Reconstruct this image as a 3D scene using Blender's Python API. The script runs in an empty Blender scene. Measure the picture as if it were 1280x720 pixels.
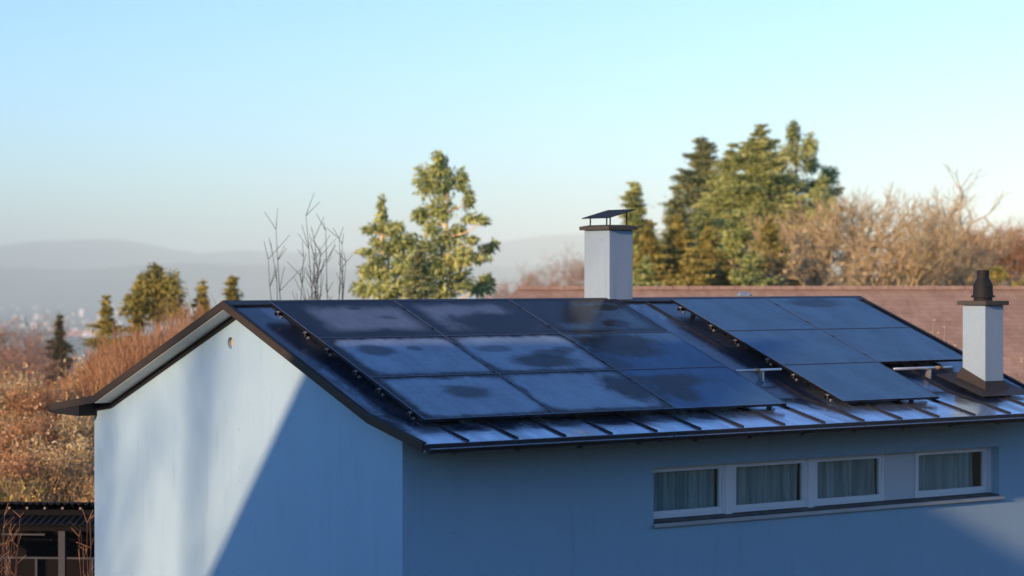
import bpy, bmesh, math, random
import numpy as np
from mathutils import Vector, Matrix
from mathutils.geometry import tessellate_polygon

S = bpy.context.scene
COL = S.collection
R = math.radians
rnd = random.Random(7)

# ------------------------------------------------------------------ frame
F = 2900.0 / 1280 * 36          # focal length, mm on a 36 mm sensor
HZ = 343.0                      # image row of the horizon in the 1280x720 photo
ZC = 8.0                        # camera height
def at(px, py, Y):
    """point seen at pixel (px,py) of the photo at ground distance Y"""
    return Vector(((px-640)/2900*Y, Y, ZC-(py-HZ)/2900*Y))
TH = math.atan(4000/2900)
U = Vector((math.sin(TH), math.cos(TH), 0))      # along the ridge
V = Vector((-math.cos(TH), math.sin(TH), 0))     # across the gable
ORG = Vector((-1.41724, 30.0, 0))                # near corner of the house on the ground
ROTZ = math.atan2(U.y, U.x)
def HW(a, b, z): return ORG + U*a + V*b + Vector((0, 0, z))
PHI, ELEV = R(11), R(13.5)
SUN = (-U*math.cos(PHI) - V*math.sin(PHI))*math.cos(ELEV) + Vector((0, 0, math.sin(ELEV)))

# ------------------------------------------------------------------ mesh helpers
class MB:
    def __init__(s): s.v = []; s.f = []
    def poly(s, pts):
        n = len(s.v); s.v += [tuple(p) for p in pts]; s.f.append(tuple(range(n, n+len(pts)))); return s
    def box(s, x0, x1, y0, y1, z0, z1):
        n = len(s.v)
        s.v += [(x, y, z) for z in (z0, z1) for y in (y0, y1) for x in (x0, x1)]
        s.f += [tuple(n+i for i in q) for q in ((0,2,3,1),(4,5,7,6),(0,1,5,4),(2,6,7,3),(0,4,6,2),(1,3,7,5))]
        return s
    def hexa(s, p):   # 8 points: bottom loop (4) then top loop (4)
        n = len(s.v); s.v += [tuple(q) for q in p]
        s.f += [tuple(n+i for i in q) for q in ((3,2,1,0),(4,5,6,7),(0,1,5,4),(1,2,6,5),(2,3,7,6),(3,0,4,7))]
        return s
    def strip(s, prof, a0, a1):
        """closed profile [(b,z)] extruded along a (local x) from a0 to a1"""
        n = len(s.v); k = len(prof)
        s.v += [(a0, b, z) for b, z in prof] + [(a1, b, z) for b, z in prof]
        for i in range(k):
            j = (i+1) % k
            s.f.append((n+i, n+j, n+k+j, n+k+i))
        for off, rev in ((0, False), (k, True)):
            for t in tessellate_polygon([[Vector((b, z, 0)) for b, z in prof]]):
                t = [n+off+i for i in t]
                s.f.append(tuple(t))
        return s
    def tube(s, pts, rad, n=8, cap=True):
        pts = [Vector(p) for p in pts]; base = len(s.v)
        rads = rad if isinstance(rad, (list, tuple)) else [rad]*len(pts)
        for i, p in enumerate(pts):
            d = (pts[min(i+1, len(pts)-1)] - pts[max(i-1, 0)]).normalized()
            q = Vector((0, 0, 1)) if abs(d.z) < .9 else Vector((1, 0, 0))
            x = d.cross(q).normalized(); y = d.cross(x)
            for k in range(n):
                t = 2*math.pi*k/n
                s.v.append(tuple(p + (x*math.cos(t)+y*math.sin(t))*rads[i]))
        for i in range(len(pts)-1):
            for k in range(n):
                a = base+i*n+k; b = base+i*n+(k+1) % n
                s.f.append((a, b, b+n, a+n))
        if cap:
            s.f.append(tuple(base+k for k in range(n))); s.f.append(tuple(base+(len(pts)-1)*n+k for k in reversed(range(n))))
        return s
    def lathe(s, cx, cy, prof, n=20):
        base = len(s.v)
        for r_, z in prof:
            for k in range(n):
                t = 2*math.pi*k/n; s.v.append((cx+r_*math.cos(t), cy+r_*math.sin(t), z))
        for i in range(len(prof)-1):
            for k in range(n):
                a = base+i*n+k; b = base+i*n+(k+1) % n; s.f.append((a, b, b+n, a+n))
        s.f.append(tuple(base+k for k in reversed(range(n)))); s.f.append(tuple(base+(len(prof)-1)*n+k for k in range(n)))
        return s
    def build(s, name, mat, parent=None, smooth=False, bevel=0, loc=None):
        me = bpy.data.meshes.new(name); me.from_pydata(s.v, [], s.f); me.update()
        bm = bmesh.new(); bm.from_mesh(me); bmesh.ops.recalc_face_normals(bm, faces=bm.faces); bm.to_mesh(me); bm.free()
        return link(name, me, mat, parent, smooth, bevel, loc)
def link(name, me, mat, parent=None, smooth=False, bevel=0, loc=None):
    if mat: me.materials.append(mat)
    if smooth:
        for p in me.polygons: p.use_smooth = True
    o = bpy.data.objects.new(name, me); COL.objects.link(o)
    if parent: o.parent = parent
    if loc is not None: o.location = loc
    if bevel:
        m = o.modifiers.new('bevel', 'BEVEL'); m.width = bevel; m.segments = 2; m.limit_method = 'ANGLE'
    return o
def arr_mesh(name, verts, faces, tone=None):
    """bulk mesh from numpy arrays; tone = one float per face, kept as a face attribute"""
    me = bpy.data.meshes.new(name); nv, nf, k = len(verts), len(faces), faces.shape[1]
    me.vertices.add(nv); me.vertices.foreach_set('co', verts.astype(np.float32).ravel())
    me.loops.add(nf*k); me.loops.foreach_set('vertex_index', faces.astype(np.int32).ravel())
    me.polygons.add(nf); me.polygons.foreach_set('loop_start', np.arange(0, nf*k, k, dtype=np.int32))
    me.update(calc_edges=True)
    if tone is not None:
        at_ = me.attributes.new('tone', 'FLOAT', 'FACE'); at_.data.foreach_set('value', np.asarray(tone, np.float32))
    return me
def tag(o, label=None, cat=None, group=None, kind=None):
    if label: o['label'] = label
    if cat: o['category'] = cat
    if group: o['group'] = group
    if kind: o['kind'] = kind
    return o
def empty(name, loc, rz=0, **k):
    o = bpy.data.objects.new(name, None); COL.objects.link(o); o.location = loc; o.rotation_euler = (0, 0, rz); o.empty_display_size = .3
    return tag(o, **k)
def dup(o, parent=None):
    c = o.copy(); COL.objects.link(c)
    if parent: c.parent = parent
    for ch in list(o.children): dup(ch, c)
    return c

# ------------------------------------------------------------------ materials
class NT:
    def __init__(s, name):
        s.m = bpy.data.materials.new(name); s.m.use_nodes = True; s.t = s.m.node_tree; s.t.nodes.clear()
        s.out = s.n('ShaderNodeOutputMaterial')
    def n(s, typ, props=None, **ins):
        nd = s.t.nodes.new(typ)
        for k, v in (props or {}).items(): setattr(nd, k, v)
        for k, v in ins.items():
            k2 = k.replace('_', ' ')
            sock = nd.inputs[int(k[1:])] if k[0] == 'i' and k[1:].isdigit() else nd.inputs[k2]
            if isinstance(v, bpy.types.NodeSocket): s.t.links.new(v, sock)
            else:
                if sock.type == 'RGBA' and len(v) == 3: v = (*v, 1)
                sock.default_value = v
        return nd
    def math(s, op, a, b=0.0, c=None, clamp=False):
        nd = s.n('ShaderNodeMath', dict(operation=op, use_clamp=clamp))
        for i, v in enumerate((a, b) if c is None else (a, b, c)):
            if isinstance(v, bpy.types.NodeSocket): s.t.links.new(v, nd.inputs[i])
            else: nd.inputs[i].default_value = v
        return nd.outputs[0]
    def ss(s, x, lo, hi, o0=0.0, o1=1.0):
        nd = s.n('ShaderNodeMapRange', dict(interpolation_type='SMOOTHSTEP'), i0=x, i1=lo, i2=hi, i3=o0, i4=o1)
        return nd.outputs[0]
    def noise(s, vec, scale, detail=4, rough=.55, dist=0):
        nd = s.n('ShaderNodeTexNoise', None, Scale=scale, Detail=detail, Roughness=rough, Distortion=dist)
        if vec is not None: s.t.links.new(vec, nd.inputs['Vector'])
        return nd.outputs['Fac']
    def mapv(s, vec, sc=(1, 1, 1), loc=(0, 0, 0), rot=(0, 0, 0)):
        return s.n('ShaderNodeMapping', None, Vector=vec, Scale=sc, Location=loc, Rotation=rot).outputs[0]
    def coord(s, k='Object'): return s.n('ShaderNodeTexCoord').outputs[k]
    def mixc(s, f, a, b):
        nd = s.n('ShaderNodeMix', dict(data_type='RGBA'))
        for i, v in ((0, f), (6, a), (7, b)):
            if isinstance(v, bpy.types.NodeSocket): s.t.links.new(v, nd.inputs[i])
            else: nd.inputs[i].default_value = (*v, 1) if i and len(v) == 3 else v
        return nd.outputs[2]
    def ramp(s, f, stops):
        nd = s.n('ShaderNodeValToRGB', None, Fac=f); e = nd.color_ramp.elements
        while len(e) < len(stops): e.new(.5)
        for el, (p, c) in zip(e, stops): el.position = p; el.color = (*c, 1)
        return nd.outputs[0]
    def bump(s, h, strength=.3, dist=.01):
        return s.n('ShaderNodeBump', None, Height=h, Strength=strength, Distance=dist).outputs[0]
    def pbr(s, **k): return s.n('ShaderNodeBsdfPrincipled', None, **k).outputs[0]
    def done(s, sh): s.t.links.new(sh, s.out.inputs[0]); return s.m

def m_plain(name, col, rough=.6, metal=0.0, var=.15, scale=8, bump=0.0, spec=.5):
    t = NT(name); c = t.coord(); n = t.noise(c, scale, 5)
    lo = tuple(x*(1-var) for x in col); hi = tuple(min(1, x*(1+var)) for x in col)
    k = dict(Base_Color=t.mixc(n, lo, hi), Roughness=t.ss(n, .2, .8, rough*.85, min(1, rough*1.15)), Metallic=metal)
    k['Specular IOR Level'] = spec
    if bump: k['Normal'] = t.bump(t.noise(c, scale*12, 3), bump, .01)
    return t.done(t.pbr(**k))

def m_stucco(name, col, grime=.05):
    t = NT(name); c = t.coord()
    big = t.noise(c, .5, 5, .6); fine = t.noise(c, 90, 3, .7); mid = t.noise(c, 14, 4)
    streak = t.noise(t.mapv(c, (2, 2, .6)), 1.0, 4)
    f = t.math('ADD', t.math('MULTIPLY', big, .5), t.math('MULTIPLY', streak, .5))
    colr = t.mixc(t.ss(f, .35, .65), tuple(x*.97 for x in col), tuple(x*1.02 for x in col))
    spots = t.ss(t.noise(c, 5.5, 2), .70, .76)
    colr = t.mixc(t.math('MULTIPLY', spots, .35), colr, tuple(x*.5 for x in col))
    drip = t.math('MULTIPLY', t.ss(t.noise(t.mapv(c, (7, 7, .5)), 1.0, 4, .6), .5, .75), t.ss(t.noise(c, .9, 3), .4, .65))
    colr = t.mixc(t.math('MULTIPLY', drip, grime), colr, tuple(x*.45 for x in col))
    colr = t.mixc(t.math('MULTIPLY', t.ss(t.noise(c, 45, 3, .7), .35, .65), .24), colr, tuple(x*.6 for x in col))
    h = t.math('ADD', fine, t.math('MULTIPLY', mid, .6))
    return t.done(t.pbr(Base_Color=colr, Roughness=.92, Normal=t.bump(h, .9, .006), **{'Specular IOR Level': .2}))

def m_roof():
    """dark sheet metal: dull dry patches, wet mirror-like patches and a little frost"""
    t = NT('dark_sheet_metal'); c = t.coord()
    w = t.mapv(c, (1.15, .62, 0), (3.3, 1.7, 0))
    n1 = t.noise(w, 1.0, 4, .5, .6); n2 = t.noise(t.mapv(c, (4, 1.6, 0)), 1.0, 4, .55)
    sep = t.n('ShaderNodeSeparateXYZ', None, i0=c); y = sep.outputs['Y']
    # thin water lies longest on the flatter foot of the roof
    low = t.ss(y, .2, -.75)
    wet = t.ss(t.math('ADD', t.math('ADD', n1, t.math('MULTIPLY', n2, .10)), t.math('MULTIPLY', low, .22)), .56, .70)
    xs = t.math('ADD', sep.outputs['X'], t.math('MULTIPLY', t.math('SUBTRACT', n2, .5), .35))
    st = t.math('MULTIPLY', t.ss(t.math('ABSOLUTE', t.math('SUBTRACT', xs, -.04)), .13, .04), t.math('MULTIPLY', t.ss(y, 2.6, 1.6), t.ss(n1, .26, .42)))
    wet = t.math('MAXIMUM', t.math('MULTIPLY', wet, t.ss(y, .1, .9, 1, .30)), st)
    bmp = t.bump(t.noise(t.mapv(c, (1.3, 2.2, 1)), 1.6, 2), .12, .05)
    dry = t.pbr(Base_Color=t.mixc(n2, (.006, .013, .032), (.014, .026, .056)), Roughness=.17, Metallic=.0, Normal=bmp, **{'Specular IOR Level': .55, 'Specular Tint': (.55, .75, 1, 1)})
    wets = t.pbr(Base_Color=(.37, .48, .61), Roughness=t.ss(n2, .3, .7, .14, .32), Metallic=.85, Normal=bmp)
    return t.done(t.n('ShaderNodeMixShader', None, i0=wet, i1=dry, i2=wets).outputs[0])

def m_panel(name, seed, w, h, margin=.10, amount=.6, blobs=(), shift=(0, 0), soft=.12, film=(.13, .20, .30), frough=.5, fior=1.33):
    """black module glass under a film of dew; the film has dried off along the frame and in spots"""
    t = NT(name); c = t.coord()
    sep = t.n('ShaderNodeSeparateXYZ', None, i0=c); x, y = sep.outputs[0], sep.outputs[1]
    cs = t.mapv(c, (1, 1, 1), (seed*3.17, seed*1.71, seed))
    n1 = t.math('SUBTRACT', t.noise(cs, 2.6, 5, .55, .4), .5); n2 = t.math('SUBTRACT', t.noise(cs, 8.0, 4, .6), .5)
    wob = t.math('ADD', t.math('MULTIPLY', n1, .42), t.math('MULTIPLY', n2, .12))
    ex = t.math('SUBTRACT', w/2, t.math('ABSOLUTE', t.math('SUBTRACT', x, shift[0])))
    ey = t.math('SUBTRACT', h/2, t.math('ABSOLUTE', t.math('SUBTRACT', y, shift[1])))
    edge = t.math('SMOOTH_MIN', ex, ey, .30)
    mask = t.ss(t.math('ADD', edge, t.math('MULTIPLY', wob, .55)), margin-.04, margin+soft) if margin > 0 else t.ss(t.math('ADD', n1, .5), -.4, -.1)
    for (bx, by, rx, ry, st) in blobs:
        dx = t.math('DIVIDE', t.math('SUBTRACT', x, bx), rx); dy = t.math('DIVIDE', t.math('SUBTRACT', y, by), ry)
        d = t.math('SQRT', t.math('ADD', t.math('MULTIPLY', dx, dx), t.math('MULTIPLY', dy, dy)))
        d = t.math('ADD', d, t.math('MULTIPLY', wob, 2.6))
        mask = t.math('MULTIPLY', mask, t.ss(d, .6, 1.3, 1-st, 1.0))
    thick = t.ss(t.noise(t.mapv(cs, (1.4, .8, 1)), 1.5, 6, .65), .25, .75, .72, 1.12)
    grid = t.math('MAXIMUM', t.ss(t.math('ABSOLUTE', t.math('SUBTRACT', t.math('FRACT', t.math('DIVIDE', x, .17)), .5)), .44, .49), t.ss(t.math('ABSOLUTE', t.math('SUBTRACT', t.math('FRACT', t.math('DIVIDE', y, .17)), .5)), .44, .49))
    drops = t.ss(t.noise(t.mapv(cs, (1, .25, 1)), 38, 3, .7), .3, .7, .90, 1.08)
    fac = t.math('MULTIPLY', t.math('MULTIPLY', mask, thick), t.math('MULTIPLY', drops, amount))
    fac = t.math('MULTIPLY', fac, t.math('SUBTRACT', 1.0, t.math('MULTIPLY', grid, .13)), clamp=True)
    cell = t.n('ShaderNodeTexBrick', dict(offset=0.0), Vector=t.mapv(c, (1, 1, 1), (.0, .0, 0)), Color1=(.006, .008, .016), Color2=(.007, .009, .018),
               Mortar=(.012, .014, .022), Scale=1.0, Mortar_Size=.004, Brick_Width=.17, Row_Height=.17).outputs[0]
    glass = t.pbr(Base_Color=cell, Roughness=.16, IOR=1.17, **{'Specular Tint': (.35, .62, 1, 1)})
    film_s = t.pbr(Base_Color=film, Roughness=frough, IOR=fior, Normal=t.bump(t.noise(c, 60, 2), .15, .01))
    return t.done(t.n('ShaderNodeMixShader', None, i0=fac, i1=glass, i2=film_s).outputs[0])

def m_leaf(name, stops, trans=.4, rough=.7):
    t = NT(name); a = t.n('ShaderNodeAttribute', dict(attribute_name='tone')).outputs['Fac']
    c = t.ramp(a, stops)
    d = t.pbr(Base_Color=c, Roughness=rough, **{'Specular IOR Level': .25})
    tr = t.n('ShaderNodeBsdfTranslucent', None, Color=c).outputs[0]
    return t.done(t.n('ShaderNodeMixShader', None, i0=trans, i1=d, i2=tr).outputs[0])

M = {}
M['stucco'] = m_stucco('pale_blue_render', (.305, .497, .655), .30)
M['roof'] = m_roof()
M['seam'] = m_plain('dark_seam_metal', (.010, .013, .020), .5, .0, .25, 6, 0, .15)
M['verge'] = m_plain('brown_edge_metal', (.034, .029, .024), .6, .0, .3, 5, 0, .2)
M['gutter'] = m_plain('dark_gutter_metal', (.018, .020, .026), .45, .3, .3, 4)
M['soffit'] = m_plain('white_boards', (.70, .70, .66), .7, 0, .08, 3)
M['frame_black'] = m_plain('black_anodised_frame', (.012, .014, .020), .3, .6, .2, 9)
M['edge_alu'] = m_plain('bright_edge', (.30, .36, .46), .3, .8, .2, 9)
M['alu'] = m_plain('bare_aluminium', (.62, .65, .68), .35, .9, .15, 20)
M['clamp'] = m_plain('dull_clamp_metal', (.30, .30, .30), .5, .6, .3, 30)
M['backsheet'] = m_plain('black_backsheet', (.012, .012, .014), .6)
M['pipe'] = m_plain('galvanised_pipe', (.62, .66, .68), .32, .75, .2, 12)
M['rust'] = m_plain('rusty_joint', (.32, .20, .08), .7, .2, .3, 30)
M['chimney'] = m_stucco('grey_chimney_render', (.255, .375, .475), .6)
M['slab'] = m_plain('weathered_slab', (.050, .050, .042), .9, 0, .4, 14, .5)
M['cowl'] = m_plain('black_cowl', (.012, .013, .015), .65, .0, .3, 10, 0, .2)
M['lead'] = m_plain('brown_flashing', (.030, .026, .025), .6, .1, .35, 5, 0, .25)
M['winframe'] = m_plain('grey_white_frame', (.76, .80, .84), .45, 0, .06, 5)
M['sill'] = m_plain('metal_sill', (.42, .47, .52), .4, .4, .1, 5)
M['winpanel'] = m_plain('grey_infill_panel', (.56, .62, .68), .6, 0, .05, 4)
M['vent'] = m_plain('beige_vent', (.50, .38, .24), .8, 0, .2, 20)
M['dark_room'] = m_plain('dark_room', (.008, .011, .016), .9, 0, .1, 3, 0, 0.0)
def m_glass():
    t = NT('window_glass')
    bf = t.n('ShaderNodeNewGeometry').outputs['Backfacing']
    fr = t.n('ShaderNodeFresnel', None, IOR=t.ss(bf, 0, 1, 1.5, 1/1.5)).outputs[0]
    g = t.n('ShaderNodeBsdfGlossy', None, Color=(.9, .95, 1), Roughness=.02).outputs[0]
    tr = t.n('ShaderNodeBsdfTransparent', None, Color=(.86, .93, .93)).outputs[0]
    return t.done(t.n('ShaderNodeMixShader', None, i0=fr, i1=tr, i2=g).outputs[0])
M['glass'] = m_glass()
def m_curtain():
    t = NT('net_curtain'); c = t.coord()
    n = t.noise(t.mapv(c, (14, 1, .6)), 1.0, 3)
    col = t.mixc(t.ss(n, .3, .7), (.42, .50, .52), (.84, .90, .90))
    d = t.n('ShaderNodeBsdfDiffuse', None, Color=col).outputs[0]; tr = t.n('ShaderNodeBsdfTranslucent', None, Color=col).outputs[0]
    s = t.n('ShaderNodeMixShader', None, i0=.3, i1=d, i2=tr).outputs[0]
    return t.done(s)
M['curtain'] = m_curtain()

# ------------------------------------------------------------------ THE HOUSE
house = empty('house', ORG, ROTZ, label='pale blue rendered house with dark metal roof carrying solar panels', cat='house')
W_, LEN = 9.03, 12.0
A0, A1 = -.30, 12.30                       # verge to verge
TOP = [(-.95, 5.866), (.35, 6.162), (4.2, 7.598), (8.42, 6.06), (10.0, 5.862)]   # roof surface across the house
def zt(b):
    for (b0, z0), (b1, z1) in zip(TOP, TOP[1:]):
        if b <= b1 or (b1, z1) == TOP[-1]: return z0+(z1-z0)*(b-b0)/(b1-b0)
def off(prof, d): return [(b, z-d) for b, z in prof]
def band(prof, d0, d1): return off(prof, d0) + list(reversed(off(prof, d1)))
# walls: one shell, with the window strip cut out of the long front and the vent hole out of the gable
WA0, WA1, WZ0, WZ1, REC = 4.20, 11.24, 4.50, 5.287, .16
m = MB()
zf = zt(0)-.10
gx = [0, WA0, WA1, LEN]; gz = [-.6, WZ0, WZ1, zf]
for i in range(3):
    for j in range(3):
        if (i, j) != (1, 1):
            m.poly([(gx[i], 0, gz[j]), (gx[i+1], 0, gz[j]), (gx[i+1], 0, gz[j+1]), (gx[i], 0, gz[j+1])])
D2 = .34
m.poly([(WA0, 0, WZ0), (WA0, D2, WZ0), (WA0, D2, WZ1), (WA0, 0, WZ1)]); m.poly([(WA1, 0, WZ0), (WA1, D2, WZ0), (WA1, D2, WZ1), (WA1, 0, WZ1)])
m.poly([(WA0, 0, WZ0), (WA1, 0, WZ0), (WA1, D2, WZ0), (WA0, D2, WZ0)]); m.poly([(WA0, 0, WZ1), (WA1, 0, WZ1), (WA1, D2, WZ1), (WA0, D2, WZ1)])
zb = zt(W_)-.10
m.poly([(0, W_, -.6), (LEN, W_, -.6), (LEN, W_, zb), (0, W_, zb)])
gable = [(0, -.6), (0, zf), (.35, zt(.35)-.10), (4.2, zt(4.2)-.10), (8.42, zt(8.42)-.10), (W_, zb), (W_, -.6)]
VB, VZ, VR = 4.55, 7.005, .085              # vent hole
circ = [(VB+VR*math.cos(t*math.pi/12), VZ+VR*1.0*math.sin(t*math.pi/12)) for t in range(24)]
pts = gable + circ
for t in tessellate_polygon([[Vector((b, z, 0)) for b, z in gable], [Vector((b, z, 0)) for b, z in circ]]):
    m.poly([(0, *pts[i]) for i in t])
for i in range(24):
    (b0, z0), (b1, z1) = circ[i], circ[(i+1) % 24]
    m.poly([(0, b0, z0), (0, b1, z1), (.06, b1, z1), (.06, b0, z0)])
for t in tessellate_polygon([[Vector((b, z, 0)) for b, z in gable]]):
    m.poly([(LEN, *gable[i]) for i in t])
m.build('wall', M['stucco'], house)
MB().poly([(.059, VB+VR*1.1*math.cos(t*math.pi/12), VZ+VR*1.1*math.sin(t*math.pi/12)) for t in range(24)]).build('vent', M['vent'], house)
# roof sheet, seams, ridge cap
roof = MB().strip(band(TOP, 0, .05), A0, A1).build('roof', M['roof'], house)
rightp, leftp = TOP[:3], TOP[2:]
SE = [.40+.775*k for k in range(-1, 16)]
SE = [a for a in SE if A0+.1 < a < A1-.1]
for a in SE:
    q = [(-.93, TOP[0][1]+.0045), (.35, 6.162), (4.08, zt(4.08))]
    MB().strip([(b, z+.028) for b, z in q]+[(b, z-.004) for b, z in reversed(q)], a-.008, a+.008).build('standing_seam', M['seam'], roof)
    q = [(4.32, zt(4.32)), (8.42, 6.06), (9.98, zt(9.98))]
    MB().strip([(b, z+.034) for b, z in q]+[(b, z-.004) for b, z in reversed(q)], a-.008, a+.008).build('standing_seam', M['seam'], roof)
rc = [(4.2-.16, zt(4.04)+.012), (4.2-.16, zt(4.04)+.03), (4.2, 7.598+.028), (4.2+.16, zt(4.36)+.03), (4.2+.16, zt(4.36)+.012), (4.2, 7.598+.004)]
MB().strip(rc, A0-.02, A1+.02).build('ridge_cap', M['gutter'], house)
# rolled up sheet end at the verge, edge boards and soffits
for (x0, x1) in ((A0-.03, A0), (A1, A1+.03)):
    for prof in (rightp, leftp):
        MB().strip(off(prof, -.024)+list(reversed(off(prof, .09))), x0, x1).build('verge_board', M['verge'], house)
for (x0, x1) in ((A0, A0+.035), (A1-.035, A1)):
    MB().strip(off(TOP, -.03)+list(reversed(off(TOP, .002))), x0, x1).build('verge_upstand', M['seam'], house)
for (x0, x1) in ((A0, 0), (LEN, A1)):
    pr = TOP[2:4]; k = 6
    for i in range(k):                       # boards with open joints between them
        f0, f1 = i/k, (i+1)/k-.004
        b0 = 4.2+(8.42-4.2)*f0; b1 = 4.2+(8.42-4.2)*f1
        MB().strip([(b0, zt(b0)-.055), (b1, zt(b1)-.055), (b1, zt(b1)-.10), (b0, zt(b0)-.10)], x0+.002, x1-.002).build('soffit_board', M['soffit'], house)
    MB().strip(band(rightp, .052, .10), x0+.002, x1-.002).build('soffit', M['soffit'], house)
pr = [(b, zt(b)-.10) for b in (4.30, 8.42, W_)]
MB().strip(pr+[(b, z-.085) for b, z in reversed(pr)], -.022, -.003).build('soffit_shade_strip', M['cowl'], house)  # dark strip standing in for the verge's shadow on the gable wall
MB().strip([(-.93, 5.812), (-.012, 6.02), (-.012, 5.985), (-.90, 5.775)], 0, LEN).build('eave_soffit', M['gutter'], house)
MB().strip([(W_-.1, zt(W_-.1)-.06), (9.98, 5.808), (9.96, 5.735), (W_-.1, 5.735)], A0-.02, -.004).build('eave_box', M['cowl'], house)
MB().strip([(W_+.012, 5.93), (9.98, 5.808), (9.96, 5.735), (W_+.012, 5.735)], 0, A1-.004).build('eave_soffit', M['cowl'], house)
def gutter(b_in, b_out, z, sg):
    pr = []
    for k in range(9):
        t = math.pi*k/8; r = .065
        pr.append(((b_in+b_out)/2+sg*-r*math.cos(t), z-.065*math.sin(t)*1.0))
    inner = [((b_in+b_out)/2+(p[0]-(b_in+b_out)/2)*.9, z-(z-p[1])*.9) for p in reversed(pr)]
    g = MB().strip(pr+inner, A0+.01, A1-.01).build('gutter', M['gutter'], house)
    MB().tube([(A0+.01, b_out, z), (A1-.01, b_out, z)], .009, 6).build('gutter_bead', M['edge_alu'], g)
    for k in range(13):
        a = .1+k
        MB().box(a-.012, a+.012, min(b_in, b_out)+.012, max(b_in, b_out)-.012, z-.086, z-.062).build('gutter_bracket', M['gutter'], g)
gutter(-.955, -1.085, 5.815, 1)
gutter(10.005, 10.135, 5.80, -1)
MB().strip([(-.954, 5.864), (-.9515, 5.866), (-.9515, 5.80), (-.954, 5.80)], A0, A1).build('eave_trim', M['gutter'], house)
MB().tube([(A0, -.953, 5.868), (A1, -.953, 5.868)], .005, 6).build('drip_edge', M['edge_alu'], house)
# --- window strip
ff, fb = REC, REC+.07
wz0, wz1 = WZ0+.052, WZ1
def window(a0, a1, fr, big):
    w = empty('window', (0, 0, 0)); w.parent = house
    if big: w['label'] = big
    f = MB()
    def ring(x0, x1, z0, z1, y0, y1, wl, wr, wb, wt):
        f.box(x0, x1, y0, y1, z0, z0+wb); f.box(x0, x1, y0, y1, z1-wt, z1)
        f.box(x0, x0+wl, y0, y1, z0+wb, z1-wt); f.box(x1-wr, x1, y0, y1, z0+wb, z1-wt)
    ring(a0, a1, wz0, wz1, ff, fb, .035, .045, .045, .035)
    ring(a0+.037, a1-.047, wz0+.047, wz1-.037, ff+.012, fb-.004, .05, .045, .055, .045)
    f.build('frame', M['winframe'], w)
    x0, x1, z0, z1 = a0+.088, a1-.093, wz0+.104, wz1-.084
    MB().box(x0, x1, ff+.03, ff+.038, z0, z1).build('pane', M['glass'], w)
    # pleated curtain
    c = MB(); n = int((x1-x0)*70); n_ = n+1
    cx0, cx1 = x0-.04, x1+.04
    if fr: cx1 = x0+(x1-x0)*fr
    sd = rnd.uniform(0, 9)
    for k in range(n_):
        t = k/n; x = cx0+(cx1-cx0)*t
        d = .028*math.sin(x*62+1.4*math.sin(x*9+sd))+.012*math.sin(x*23+sd)
        for j, z in enumerate((z0-.04, (z0+z1)/2, z1+.03)):
            c.v.append((x+.012*math.sin(x*31+sd)*(1-j), fb+.075+d*(1.15-.25*j), z))
    for k in range(n):
        for j in range(2): c.f.append((k*3+j, k*3+3+j, k*3+4+j, k*3+1+j))
    me = bpy.data.meshes.new('curtain'); me.from_pydata(c.v, [], c.f); me.update()
    link('curtain', me, M['curtain'], w, True)
window(4.20, 5.66, 0, None); window(5.80, 7.28, 0, None); window(7.41, 8.87, 0, None); window(9.54, 11.16, .94, 'window with the curtain drawn short of its right end')
for a0, a1 in ((5.663, 5.797), (7.283, 7.407)):
    MB().box(a0, a1, ff-.018, fb-.01, wz0-.02, wz1).build('mullion', M['winframe'], house, bevel=.004)
MB().box(8.873, 9.53, ff+.012, fb-.012, wz0+.0, wz1).build('window_panel', M['winpanel'], house)
MB().box(11.163, WA1, ff, fb, wz0, wz1).build('jamb', M['winframe'], house)
MB().hexa([(WA0, -.02, WZ0+.004), (WA1, -.02, WZ0+.004), (WA1, ff+.05, WZ0+.03), (WA0, ff+.05, WZ0+.03),
           (WA0, -.02, WZ0+.02), (WA1, -.02, WZ0+.02), (WA1, ff+.05, WZ0+.050), (WA0, ff+.05, WZ0+.050)]).build('window_sill', M['gutter'], house)
MB().box(WA0-.03, WA1+.08, -.055, -.004, WZ0-.045, WZ0+.008).build('sill_edge', M['sill'], house, bevel=.004)
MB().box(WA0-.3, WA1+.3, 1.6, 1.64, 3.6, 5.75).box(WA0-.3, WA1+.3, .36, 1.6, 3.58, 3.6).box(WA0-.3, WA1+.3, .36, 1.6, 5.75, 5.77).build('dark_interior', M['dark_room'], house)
# --- chimney on the ridge with a tilted sheet hood
def frustum(mb, x0, x1, y0, y1, z0, z1, g):
    mb.hexa([(x0-g, y0-g, z0), (x1+g, y0-g, z0), (x1+g, y1+g, z0), (x0-g, y1+g, z0), (x0, y0, z1), (x1, y0, z1), (x1, y1, z1), (x0, y1, z1)]); return mb
cx0, cx1, cy0, cy1 = 6.67, 7.15, 4.12, 4.78
ch = MB().box(cx0, cx1, cy0, cy1, 7.2, 8.715).build('chimney', M['chimney'], house, bevel=.006)
ch['label'] = 'chimney on the ridge under a square sheet hood on thin rods'
MB().box(cx0-.058, cx1+.058, cy0-.058, cy1+.058, 8.718, 8.775).hexa([(cx0-.058, cy0-.058, 8.775), (cx1+.058, cy0-.058, 8.775), (cx1+.058, cy1+.058, 8.775), (cx0-.058, cy1+.058, 8.775),
     (cx0+.05, cy0+.05, 8.80), (cx1-.05, cy0+.05, 8.80), (cx1-.05, cy1-.05, 8.80), (cx0+.05, cy1-.05, 8.80)]).build('chimney_cap', M['slab'], ch)
hz = lambda x, y: 8.935+.125*(x-cx0)/.48
hx0, hx1, hy0, hy1 = cx0-.03, cx1+.03, cy0-.03, cy1+.03
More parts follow.
